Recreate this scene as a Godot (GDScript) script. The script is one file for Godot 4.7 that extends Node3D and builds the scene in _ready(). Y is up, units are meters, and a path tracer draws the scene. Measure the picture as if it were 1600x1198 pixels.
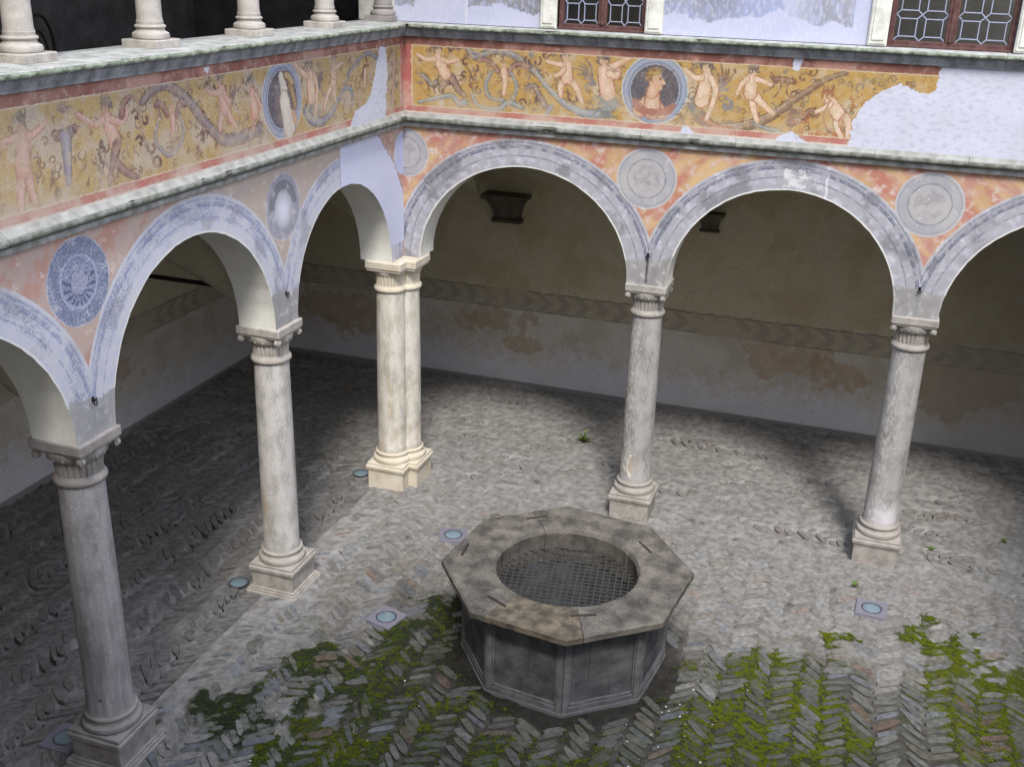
extends Node3D
# A frescoed Renaissance courtyard seen from an upper loggia: two arcaded wings meeting in a corner, a stone well, mossy herringbone paving.
# Wing 0 runs along +x and faces +z, wing 1 runs along +z and faces +x; both start at the corner (0,0).

const SPRING := 3.096        # top of the abaci, where the arches spring
const FACE := 0.21           # face of the arcade wall, measured from the column axis
const ARCS := [[[0.43, 3.05, 1.235], [3.52, 6.03, 1.25], [6.50, 9.02, 1.25]], [[0.575, 2.88, 1.16], [3.325, 5.80, 1.245], [6.26, 8.72, 1.24], [9.19, 11.6, 1.24]]]
const ENDS := [9.6, 12.4]
const WELL := Vector3(3.285, 0, 3.17)

var rng := RandomNumberGenerator.new()
var used := {}
var fx := FastNoiseLite.new()
var fy := FastNoiseLite.new()
var fz := FastNoiseLite.new()
var NB := []                 # four seamless 512 px noise pictures as bytes
var M := {}                  # materials
var cam: Camera3D


# ------------------------------------------------------------------ helpers: nodes
func numbered(n: String) -> String:
	if not used.has(n):
		used[n] = 0
		return n
	used[n] += 1
	return "%s_%03d" % [n, used[n]]

func tag(o: Node, label: String, category: String, group := "") -> Node:
	o.set_meta("label", label)
	o.set_meta("category", category)
	if group: o.set_meta("group", group)
	return o

func thing(called: String, label: String, category: String, at := Vector3.ZERO, group := "") -> Node3D:
	var o := Node3D.new()
	o.name = numbered(called)
	add_child(o)
	o.position = at
	tag(o, label, category, group)
	return o

func structure(called: String, at := Vector3.ZERO) -> Node3D:
	var o := Node3D.new()
	o.name = numbered(called)
	add_child(o)
	o.position = at
	o.set_meta("kind", "structure")
	return o

func part(called: String, mesh: Mesh, mat: Material, parent: Node3D) -> MeshInstance3D:
	var o := MeshInstance3D.new()
	o.mesh = mesh
	o.material_override = mat
	if parent == self:
		o.name = numbered(called)
		add_child(o)
	else:
		var n := called
		var i := 0
		while parent.has_node(NodePath(n)):
			i += 1
			n = "%s_%03d" % [called, i]
		o.name = n
		parent.add_child(o, true)
	return o

func part_fast(called: String, i: int, mesh: Mesh, mat: Material, parent: Node3D) -> MeshInstance3D:
	var o := MeshInstance3D.new()
	o.mesh = mesh
	o.material_override = mat
	o.name = called if i == 0 else "%s_%03d" % [called, i]
	parent.add_child(o, true)
	return o

func W(wing: int, s: float, y: float, n: float) -> Vector3:
	return Vector3(s, y, n) if wing == 0 else Vector3(n, y, s)


# ------------------------------------------------------------------ helpers: meshes
class MB:
	var st := SurfaceTool.new()
	func _init():
		st.begin(Mesh.PRIMITIVE_TRIANGLES)
	func tri(a: Vector3, b: Vector3, c: Vector3, hint: Vector3, g := -1, ua := Vector2.ZERO, ub := Vector2.ZERO, uc := Vector2.ZERO):
		st.set_smooth_group(g)
		if (c - a).cross(b - a).dot(hint) < 0.0:
			var t := b
			b = c
			c = t
			var tu := ub
			ub = uc
			uc = tu
		st.set_uv(ua)
		st.add_vertex(a)
		st.set_uv(ub)
		st.add_vertex(b)
		st.set_uv(uc)
		st.add_vertex(c)
	func quad(a: Vector3, b: Vector3, c: Vector3, d: Vector3, hint: Vector3, g := -1, ua := Vector2.ZERO, ub := Vector2.ZERO, uc := Vector2.ZERO, ud := Vector2.ZERO):
		tri(a, b, c, hint, g, ua, ub, uc)
		tri(a, c, d, hint, g, ua, uc, ud)
	func lathe(prof: Array, at := Vector3.ZERO, seg := 40, cap := true, a0 := 0.0, wob := 0.0):
		var g := 1
		var hh: float = maxf(0.0001, absf(prof[-1].y - prof[0].y))
		for i in range(prof.size() - 1):
			var p: Vector2 = prof[i]
			var q: Vector2 = prof[i + 1]
			if i > 0:
				var o: Vector2 = prof[i - 1]
				if absf((p - o).angle_to(q - p)) > 0.6:
					g += 1
			var e := q - p
			for k in seg:
				var a := a0 + TAU * k / seg
				var b := a0 + TAU * (k + 1) / seg
				var ca := Vector3(cos(a), 0, sin(a))
				var cb := Vector3(cos(b), 0, sin(b))
				var m := (ca + cb) * 0.5
				var hint := m * e.y + Vector3.UP * (-e.x)
				quad(at + ca * p.x + Vector3.UP * p.y, at + cb * p.x + Vector3.UP * p.y, at + cb * q.x + Vector3.UP * q.y, at + ca * q.x + Vector3.UP * q.y, hint, g, Vector2(float(k) / seg, 1.0 - (p.y - prof[0].y) / hh), Vector2(float(k + 1) / seg, 1.0 - (p.y - prof[0].y) / hh), Vector2(float(k + 1) / seg, 1.0 - (q.y - prof[0].y) / hh), Vector2(float(k) / seg, 1.0 - (q.y - prof[0].y) / hh))
		if cap:
			for t in [[prof[0], Vector3.DOWN], [prof[-1], Vector3.UP]]:
				for k in seg:
					var a := a0 + TAU * k / seg
					var b := a0 + TAU * (k + 1) / seg
					var y: float = t[0].y
					tri(at + Vector3(0, y, 0), at + Vector3(cos(a) * t[0].x, y, sin(a) * t[0].x), at + Vector3(cos(b) * t[0].x, y, sin(b) * t[0].x), t[1])
	# a box with chamfered edges, in the frame x
	func box(lo: Vector3, hi: Vector3, bev := 0.004, x := Transform3D()):
		var c := (lo + hi) * 0.5
		var h := (hi - lo) * 0.5
		bev = minf(bev, minf(h.x, minf(h.y, h.z)) * 0.45)
		var ax := [Vector3(1, 0, 0), Vector3(0, 1, 0), Vector3(0, 0, 1)]
		for i in 3:
			var j := (i + 1) % 3
			var k := (i + 2) % 3
			for s: float in [-1.0, 1.0]:
				var n: Vector3 = ax[i] * s
				var o: Vector3 = c + n * h[i]
				var u: Vector3 = ax[j] * (h[j] - bev)
				var v: Vector3 = ax[k] * (h[k] - bev)
				quad(x * (o - u - v), x * (o + u - v), x * (o + u + v), x * (o - u + v), x.basis * n)
				for t in [-1.0, 1.0]:
					var m: Vector3 = ax[j] * t
					var w: Vector3 = ax[k] * (h[k] - bev)
					var p1: Vector3 = c + n * h[i] + m * (h[j] - bev)
					var p2: Vector3 = c + n * (h[i] - bev) + m * h[j]
					quad(x * (p1 - w), x * (p1 + w), x * (p2 + w), x * (p2 - w), x.basis * (n + m))
		for sx in [-1.0, 1.0]:
			for sy in [-1.0, 1.0]:
				for sz in [-1.0, 1.0]:
					var s := Vector3(sx, sy, sz)
					tri(x * (c + s * Vector3(h.x, h.y - bev, h.z - bev)), x * (c + s * Vector3(h.x - bev, h.y, h.z - bev)), x * (c + s * Vector3(h.x - bev, h.y - bev, h.z)), x.basis * s)
	func tube(pts: Array, r0: float, r1: float, seg := 8):
		for i in range(pts.size() - 1):
			var a: Vector3 = pts[i]
			var b: Vector3 = pts[i + 1]
			var d := (b - a).normalized()
			var u := d.cross(Vector3.UP if absf(d.y) < 0.9 else Vector3.RIGHT).normalized()
			var v := d.cross(u)
			var ra := lerpf(r0, r1, float(i) / (pts.size() - 1))
			var rb := lerpf(r0, r1, float(i + 1) / (pts.size() - 1))
			for k in seg:
				var p := TAU * k / seg
				var q := TAU * (k + 1) / seg
				var e := u * cos(p) + v * sin(p)
				var f := u * cos(q) + v * sin(q)
				quad(a + e * ra, a + f * ra, b + f * rb, b + e * rb, e + f, 2)
				if i == 0: tri(a, a + e * ra, a + f * ra, -d)
				if i == pts.size() - 2: tri(b, b + e * rb, b + f * rb, d)
	func ball(at: Vector3, r: Vector3, seg := 10):
		for i in seg:
			for j in seg:
				var P := []
				for t in [[i, j], [i + 1, j], [i + 1, j + 1], [i, j + 1]]:
					var a: float = PI * t[0] / seg
					var b: float = TAU * t[1] / seg
					P.append(Vector3(sin(a) * cos(b), cos(a), sin(a) * sin(b)))
				quad(at + P[0] * r, at + P[1] * r, at + P[2] * r, at + P[3] * r, (P[0] + P[2]), 3)
	func done() -> ArrayMesh:
		st.generate_normals()
		return st.commit()


# a strip of moulding along a wing: profile points are Vector2(projection from the face, y); chips eat into the marked nose points
func sweep(wing: int, face: float, prof: Array, s0: float, s1: float, step: float, mitre0: bool, noses := [], chip := 0.0, seed_ := 0) -> ArrayMesh:
	var mb := MB.new()
	var n := maxi(1, int(ceil((s1 - s0) / step)))
	var rows := []
	for i in n + 1:
		var s := s0 + (s1 - s0) * i / n
		var row := []
		for j in prof.size():
			var p: Vector2 = prof[j]
			var ss := s
			if mitre0 and i == 0: ss = s0 + p.x
			if mitre0 and i > 0: ss = maxf(s, s0 + p.x + 0.002 * i)
			var pr := p.x
			var py := p.y
			if chip > 0.0:
				pr += (fx.get_noise_2d(ss * 140.0 + seed_ * 77.0, j * 31.0 + wing * 500.0)) * 0.004
				if j in noses:
					var big := fy.get_noise_2d(ss * 95.0, wing * 300.0 + 7.0)
					var fine := fx.get_noise_2d(ss * 420.0, wing * 90.0)
					var bite := maxf(0.0, big - 0.28) * 1.6 + maxf(0.0, fine - 0.3) * 0.5
					pr -= bite * chip
					py += (0.55 if j == noses[0] else -0.35) * bite * chip * 0.5
					py += fy.get_noise_2d(ss * 30.0, 900.0 + wing * 50.0) * 0.006
			row.append(W(wing, ss, py, face + pr))
		rows.append(row)
	for i in n:
		for j in range(prof.size() - 1):
			var e: Vector2 = prof[j + 1] - prof[j]
			var hint := W(wing, 0, -e.x, e.y)      # profile goes upwards on the outside
			mb.quad(rows[i][j], rows[i + 1][j], rows[i + 1][j + 1], rows[i][j + 1], hint, 1 if absf(e.x) + absf(e.y) < 0.024 else 10 + j)
	for end in [0, n]:
		var mid := Vector3.ZERO
		for v in rows[end]: mid += v
		mid /= prof.size()
		var hint := W(wing, -1.0 if end == 0 else 1.0, 0, 0)
		for j in prof.size():
			mb.tri(mid, rows[end][j], rows[end][(j + 1) % prof.size()], hint)
	return mb.done()


# ------------------------------------------------------------------ helpers: noise, textures, materials
func nz(k: int, x: int, y: int) -> float:
	return NB[k][((y & 511) << 9) | (x & 511)] * 0.00392156

func make_noise():
	for t in [[3, 0.012, 4, 2], [4, 0.05, 4, 2], [7, 0.16, 3, 1], [11, 0.03, 5, 4]]:
		var f := FastNoiseLite.new()
		f.seed = t[0]
		f.noise_type = FastNoiseLite.TYPE_SIMPLEX_SMOOTH
		f.frequency = t[1]
		f.fractal_type = FastNoiseLite.FRACTAL_FBM
		f.fractal_octaves = t[2]
		if t[3] == 4: f.fractal_type = FastNoiseLite.FRACTAL_RIDGED
		var im := f.get_seamless_image(512, 512)
		im.convert(Image.FORMAT_L8)
		NB.append(im.get_data())
	fx.seed = 21
	fx.frequency = 0.02
	fy.seed = 33
	fy.frequency = 0.02
	fz.seed = 5
	fz.frequency = 1.0
	fz.fractal_octaves = 4

func srgb(r: float, g: float, b: float) -> Color:
	return Color(r / 255.0, g / 255.0, b / 255.0)

# mottled stone or plaster; three tones, dark specks and pale scratches
func stone_tex(a: Color, b: Color, c: Color, speck: Color, speck_at: float, pale: Color, pale_at: float, off: int, contrast := 1.5) -> ImageTexture:
	var n := 512
	var d := PackedByteArray()
	d.resize(n * n * 3)
	var i := 0
	for y in n:
		for x in n:
			var u := nz(0, x + off, y + off * 3)
			var v := nz(1, x - off, y + off)
			var w := nz(2, x + off * 5, y)
			var t := clampf((u * 0.62 + v * 0.28 + w * 0.16 - 0.53) * contrast + 0.5, 0.0, 1.0)
			var k := a.lerp(b, t * 2.0) if t < 0.5 else b.lerp(c, t * 2.0 - 1.0)
			var s := nz(2, x * 2 + 91, y * 2 + off)
			if s > speck_at and v > 0.45: k = k.lerp(speck, minf(0.8, (s - speck_at) * 5.0))
			var q := nz(3, x + off * 7, y - off)
			if q > pale_at + 0.1: k = k.lerp(pale, minf(0.6, (q - pale_at - 0.1) * 4.0) * u)
			d[i] = int(k.r * 255.0)
			d[i + 1] = int(k.g * 255.0)
			d[i + 2] = int(k.b * 255.0)
			i += 3
	return ImageTexture.create_from_image(Image.create_from_data(n, n, false, Image.FORMAT_RGB8, d))

func grain_tex() -> ImageTexture:
	var d := PackedByteArray()
	d.resize(512 * 512)
	for y in 512:
		for x in 512:
			d[y * 512 + x] = int(clampf(nz(1, x, y) * 0.5 + nz(2, x, y) * 0.5, 0, 1) * 255.0)
	return ImageTexture.create_from_image(Image.create_from_data(512, 512, false, Image.FORMAT_L8, d))

func mat(tex: Texture2D, scale: float, tint := Color.WHITE, rough := 0.9, relief := 0.0) -> StandardMaterial3D:
	var m := StandardMaterial3D.new()
	m.albedo_color = tint
	m.albedo_texture = tex
	m.roughness = rough
	m.metallic_specular = 0.25
	if tex:
		m.uv1_triplanar = true
		m.uv1_world_triplanar = true
		m.uv1_scale = Vector3.ONE * scale
	if relief > 0.0:
		m.heightmap_enabled = true
		m.heightmap_texture = M.grain
		m.heightmap_scale = relief
	return m

func plain(c: Color, rough := 0.8, metal := 0.0) -> StandardMaterial3D:
	var m := StandardMaterial3D.new()
	m.albedo_color = c
	m.roughness = rough
	m.metallic = metal
	m.metallic_specular = 0.3
	return m

func make_materials():
	M.grain = grain_tex()
	var lime := stone_tex(srgb(150, 145, 138), srgb(182, 177, 170), srgb(205, 201, 194), srgb(110, 104, 98), 0.62, srgb(226, 222, 216), 0.66, 11)
	M.stone_grey = mat(lime, 0.8, srgb(222, 219, 218), 0.85, 0.12)
	M.stone_warm = mat(stone_tex(srgb(190, 178, 156), srgb(208, 201, 186), srgb(222, 217, 206), srgb(168, 148, 118), 0.6, srgb(235, 232, 224), 0.66, 47), 0.6, srgb(250, 247, 243), 0.85, 0.12)
	M.stone_pale = mat(lime, 0.9, srgb(240, 237, 234), 0.85, 0.12)
	M.stone_flaked = mat(stone_tex(srgb(146, 141, 134), srgb(168, 163, 156), srgb(186, 181, 174), srgb(225, 222, 216), 0.6, srgb(230, 226, 218), 0.62, 23), 0.7, srgb(232, 230, 228), 0.85, 0.15)
	M.stone_dull = mat(lime, 0.7, srgb(200, 197, 199), 0.85, 0.15)
	M.sill_top = mat(stone_tex(srgb(144, 144, 136), srgb(174, 174, 169), srgb(194, 194, 190), srgb(104, 110, 96), 0.6, srgb(212, 212, 210), 0.66, 5, 2.2), 0.9, srgb(244, 244, 246), 0.9, 0.5)
	M.sill = mat(stone_tex(srgb(112, 113, 114), srgb(146, 147, 149), srgb(176, 177, 178), srgb(78, 84, 74), 0.6, srgb(206, 206, 204), 0.68, 71, 2.4), 0.7, srgb(232, 232, 236), 0.9, 0.4)
	M.nose = mat(stone_tex(srgb(96, 102, 88), srgb(142, 148, 132), srgb(196, 202, 188), srgb(56, 62, 50), 0.57, srgb(218, 224, 212), 0.64, 77, 3.0), 1.4, srgb(226, 228, 222), 0.95, 0.6)
	M.string = mat(stone_tex(srgb(128, 128, 122), srgb(160, 159, 156), srgb(190, 189, 187), srgb(88, 92, 78), 0.6, srgb(220, 219, 216), 0.68, 83, 2.2), 0.8, srgb(236, 236, 236), 0.9, 0.4)
	M.wash = mat(stone_tex(srgb(128, 127, 120), srgb(158, 157, 151), srgb(184, 183, 178), srgb(104, 107, 94), 0.6, srgb(210, 208, 204), 0.68, 91, 1.5), 0.9, srgb(238, 238, 240), 0.9, 0.4)
	M.roll = mat(stone_tex(srgb(98, 101, 92), srgb(128, 130, 122), srgb(164, 165, 158), srgb(66, 70, 60), 0.57, srgb(200, 201, 194), 0.68, 87, 2.4), 1.0, srgb(222, 223, 220), 0.95, 0.5)
	M.soffit = mat(stone_tex(srgb(212, 208, 196), srgb(224, 221, 211), srgb(232, 230, 223), srgb(160, 156, 144), 0.66, srgb(226, 224, 218), 0.75, 3), 0.5, Color.WHITE, 0.95, 0.2)
	M.vault = mat(stone_tex(srgb(184, 176, 152), srgb(200, 193, 172), srgb(212, 207, 192), srgb(164, 154, 130), 0.66, srgb(206, 202, 190), 0.75, 9), 0.35, srgb(245, 243, 238), 0.95, 0.3)
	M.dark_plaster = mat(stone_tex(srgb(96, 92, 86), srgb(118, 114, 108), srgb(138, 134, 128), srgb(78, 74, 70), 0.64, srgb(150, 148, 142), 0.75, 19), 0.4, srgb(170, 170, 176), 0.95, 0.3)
	M.far_wall = mat(stone_tex(srgb(182, 176, 166), srgb(204, 199, 190), srgb(216, 212, 205), srgb(164, 158, 148), 0.64, srgb(222, 220, 214), 0.75, 29), 0.3, Color.WHITE, 0.95)
	M.well = mat(stone_tex(srgb(92, 89, 84), srgb(126, 121, 113), srgb(154, 148, 137), srgb(58, 58, 58), 0.58, srgb(186, 183, 176), 0.66, 37, 2.3), 0.5, srgb(205, 203, 202), 0.9, 0.4)
	M.well_pale = mat(stone_tex(srgb(90, 86, 79), srgb(122, 116, 105), srgb(154, 144, 126), srgb(64, 62, 58), 0.6, srgb(184, 174, 156), 0.7, 61, 2.2), 0.9, srgb(212, 207, 201), 0.9, 0.4)
	M.well_side = mat(stone_tex(srgb(84, 85, 86), srgb(112, 113, 114), srgb(142, 142, 142), srgb(58, 59, 59), 0.6, srgb(168, 169, 169), 0.7, 41, 1.8), 0.6, srgb(206, 206, 208), 0.9, 0.3)
	M.well_frame = mat(stone_tex(srgb(98, 99, 100), srgb(128, 128, 129), srgb(156, 156, 156), srgb(66, 67, 67), 0.6, srgb(180, 181, 181), 0.7, 43, 2.0), 0.6, srgb(212, 212, 214), 0.9, 0.3)
	M.rust = mat(M.grain, 2.0, srgb(122, 112, 106), 0.85, 0.3)
	M.iron = mat(M.grain, 2.0, srgb(86, 80, 76), 0.75, 0.3)
	M.iron.metallic = 0.3
	M.grate = plain(srgb(74, 74, 72), 0.7, 0.3)
	M.wood = mat(stone_tex(srgb(84, 62, 58), srgb(104, 78, 73), srgb(126, 98, 92), srgb(60, 46, 44), 0.6, srgb(140, 114, 106), 0.72, 13), 1.6, srgb(226, 218, 220), 0.7, 0.3)
	M.lead = plain(srgb(150, 154, 172), 0.5, 0.2)
	M.jamb = mat(stone_tex(srgb(176, 174, 160), srgb(206, 204, 194), srgb(222, 220, 212), srgb(150, 146, 130), 0.62, srgb(232, 230, 226), 0.7, 53), 0.8, Color.WHITE, 0.9, 0.4)
	M.glass = StandardMaterial3D.new()
	M.glass.albedo_color = Color(0.05, 0.05, 0.08, 0.35)
	M.glass.transparency = BaseMaterial3D.TRANSPARENCY_ALPHA
	M.glass.roughness = 0.06
	M.plate = plain(srgb(134, 131, 143), 0.36)
	M.plate.metallic = 0.2
	M.plate.metallic_specular = 0.6
	M.bolt = plain(srgb(205, 205, 210), 0.3, 0.9)
	M.lens = plain(srgb(118, 136, 144), 0.1)
	M.lens.metallic_specular = 0.6
	M.rim_dark = plain(srgb(104, 104, 112), 0.4, 0.5)
	M.leaf = plain(srgb(92, 110, 56), 0.75)
	M.leaf.backlight_enabled = true
	M.leaf.backlight = srgb(70, 90, 30)
	M.flower = plain(srgb(214, 202, 60), 0.7)
	M.dark_cane = plain(srgb(36, 30, 28), 0.6)
	M.stone_tex = stone_tex(srgb(150, 148, 146), srgb(196, 194, 192), srgb(226, 224, 222), srgb(108, 108, 108), 0.6, srgb(240, 240, 240), 0.7, 15)


# ------------------------------------------------------------------ painting on plaster (frescoes are flat print)
class Canvas:
	var w := 0
	var h := 0
	var k := 200.0          # pixels per metre
	var s0 := 0.0
	var top := 0.0
	var px := PackedColorArray()
	var noise: PackedByteArray
	func _init(from: float, to: float, low: float, high: float, res: float, n: PackedByteArray):
		k = res
		s0 = from
		top = high
		w = int((to - from) * res)
		h = int((high - low) * res)
		px.resize(w * h)
		noise = n
	func cap(a: Vector2, b: Vector2, ra: float, rb: float, col: Color, alpha := 0.9, ragged := 0.35):
		var A := Vector2((a.x - s0) * k, (top - a.y) * k)
		var B := Vector2((b.x - s0) * k, (top - b.y) * k)
		var R := maxf(ra, rb) * k + 2.0
		var x0 := maxi(0, int(minf(A.x, B.x) - R))
		var x1 := mini(w - 1, int(maxf(A.x, B.x) + R))
		var y0 := maxi(0, int(minf(A.y, B.y) - R))
		var y1 := mini(h - 1, int(maxf(A.y, B.y) + R))
		var d := B - A
		var l2 := maxf(d.length_squared(), 0.0001)
		for y in range(y0, y1 + 1):
			for x in range(x0, x1 + 1):
				var p := Vector2(x, y) - A
				var t := clampf(p.dot(d) / l2, 0.0, 1.0)
				var r := lerpf(ra, rb, t) * k
				var nn := noise[(((y * 3) & 511) << 9) | ((x * 3) & 511)] / 255.0
				var e := r * (1.0 + (nn - 0.5) * ragged) - (p - d * t).length()
				if e > -0.7:
					var al := alpha * clampf(e + 0.7, 0.0, 1.0) * clampf(0.35 + nn * 1.3, 0.0, 1.0)
					px[y * w + x] = px[y * w + x].lerp(col, al)
	# a smooth stroke through points given in centimetres along the wall and above the string course
	func line(q: Array, r0: float, r1: float, col: Color, alpha := 0.9, base := 4.87, ragged := 0.35):
		var P := []
		for i in range(0, q.size(), 2): P.append(Vector2(q[i] * 0.01, base + q[i + 1] * 0.01))
		var out := []
		for i in range(P.size() - 1):
			var a: Vector2 = P[maxi(i - 1, 0)]
			var d: Vector2 = P[mini(i + 2, P.size() - 1)]
			for j in 6:
				out.append(P[i].cubic_interpolate(P[i + 1], a, d, j / 6.0))
		out.append(P[-1])
		var n := out.size() - 1
		for i in n:
			cap(out[i], out[i + 1], lerpf(r0, r1, float(i) / n), lerpf(r0, r1, float(i + 1) / n), col, alpha, ragged)
	# a rounded limb with a shaded side and a light side
	func limb(q: Array, r0: float, r1: float, col: Color, shade: Color, alpha := 0.9):
		var s := []
		var l := []
		for i in range(0, q.size(), 2):
			s.append_array([q[i] + 0.9, q[i + 1] - 0.8])
			l.append_array([q[i] - 0.6, q[i + 1] + 0.5])
		line(q, r0 * 1.18 + 0.004, r1 * 1.18 + 0.004, shade.darkened(0.3), alpha * 0.45)
		line(s, r0 * 1.05, r1 * 1.05, shade, alpha * 0.75)
		line(q, r0, r1, col, alpha)
		line(l, r0 * 0.45, r1 * 0.45, col.lightened(0.25), alpha * 0.5)
	func dots(q: Array, r: float, col: Color, every := 2.0):
		for i in range(0, q.size() - 2, 2):
			var a := Vector2(q[i], q[i + 1])
			var b := Vector2(q[i + 2], q[i + 3])
			var n := maxi(1, int(a.distance_to(b) / every))
			for j in n:
				var p := a.lerp(b, float(j) / n) * 0.01 + Vector2(0, 4.87)
				cap(p, p, r, r, col, 0.9, 0.1)
	func curl(cx: float, cy: float, r: float, turn: float, from: float, col: Color, thick := 0.007):
		var q := []
		for i in 12:
			var t := i / 11.0
			var a := from + turn * t
			var rr := r * (1.0 - 0.75 * t)
			q.append_array([cx + cos(a) * rr, cy + sin(a) * rr])
		line(q, thick, thick * 1.6, col, 0.85)
	func fan(cx: float, cy: float, len: float, a0: float, a1: float, n: int, col: Color, thick := 0.011):
		for i in n:
			var a := lerpf(a0, a1, float(i) / maxi(1, n - 1))
			var l := len * (0.75 + 0.25 * sin(i * 2.3))
			line([cx, cy, cx + cos(a) * l * 0.5, cy + sin(a) * l * 0.5 + 1.0, cx + cos(a + 0.25) * l, cy + sin(a + 0.25) * l], thick, thick * 0.3, col, 0.85)
	func tangle(cx: float, cy: float, rx: float, ry: float, n: int, col: Color, sd: int):
		for i in n:
			var a := fposmod(sin((i + sd) * 12.9898) * 43758.5, 1.0) * TAU
			var b := fposmod(sin((i + sd) * 78.233) * 24634.6, 1.0)
			var x := cx + cos(a) * rx * b
			var y := cy + sin(a) * ry * b
			curl(x, y, 2.0 + 2.0 * b, 4.0 * (1.0 if i % 2 == 0 else -1.0), a, col, 0.005)
	# a painted child: q = head, neck, hip, then pairs of hand chains and foot chains
	func child(q: Array, arms: Array, legs: Array, skin: Color, shade: Color, hair: Color, alpha := 0.9, g := 1.0):
		for l in legs:
			limb(l, 0.042 * g, 0.02 * g, skin, shade, alpha)
		limb([q[2], q[3], (q[2] + q[4]) * 0.5, (q[3] + q[5]) * 0.5, q[4], q[5]], 0.05 * g, 0.06 * g, skin, shade, alpha)
		for a in arms:
			limb(a, 0.026 * g, 0.016 * g, skin, shade, alpha)
		var hd := Vector2(q[0], q[1]) * 0.01 + Vector2(0, 4.87)
		cap(hd + Vector2(-0.012, 0.024), hd + Vector2(0.016, 0.03), 0.05 * g, 0.044 * g, hair, alpha, 1.0)
		cap(hd, hd + Vector2(0.006, -0.008), 0.034 * g, 0.03 * g, skin, alpha, 0.2)
		cap(hd + Vector2(0.008, 0.006), hd + Vector2(0.008, 0.006), 0.006, 0.006, shade, alpha * 0.8, 0.2)
		cap(hd + Vector2(0.012, -0.016), hd + Vector2(0.018, -0.016), 0.004, 0.004, shade, alpha * 0.8, 0.2)
		tangle(q[0], q[1] + 4, 6, 4, 4, hair, int(q[0]))
	func texture() -> ImageTexture:
		var d := PackedByteArray()
		d.resize(w * h * 3)
		for i in w * h:
			var c := px[i]
			d[i * 3] = int(clampf(c.r, 0, 1) * 255.0)
			d[i * 3 + 1] = int(clampf(c.g, 0, 1) * 255.0)
			d[i * 3 + 2] = int(clampf(c.b, 0, 1) * 255.0)
		return ImageTexture.create_from_image(Image.create_from_data(w, h, false, Image.FORMAT_RGB8, d))


func painted(c: Canvas, tint := Color.WHITE, rough := 0.92) -> StandardMaterial3D:
	var m := StandardMaterial3D.new()
	m.albedo_texture = c.texture()
	m.albedo_color = tint
	m.texture_repeat = false
	m.roughness = rough
	m.metallic_specular = 0.2
	return m

func inside(q: Array, s: float, y: float) -> bool:
	var n := q.size() / 2
	var hit := false
	var j := n - 1
	for i in n:
		var yi: float = q[i * 2 + 1]
		var yj: float = q[j * 2 + 1]
		if (yi > y) != (yj > y) and s < (q[j * 2] - q[i * 2]) * (y - yi) / (yj - yi) + q[i * 2]:
			hit = not hit
		j = i
	return hit


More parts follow.
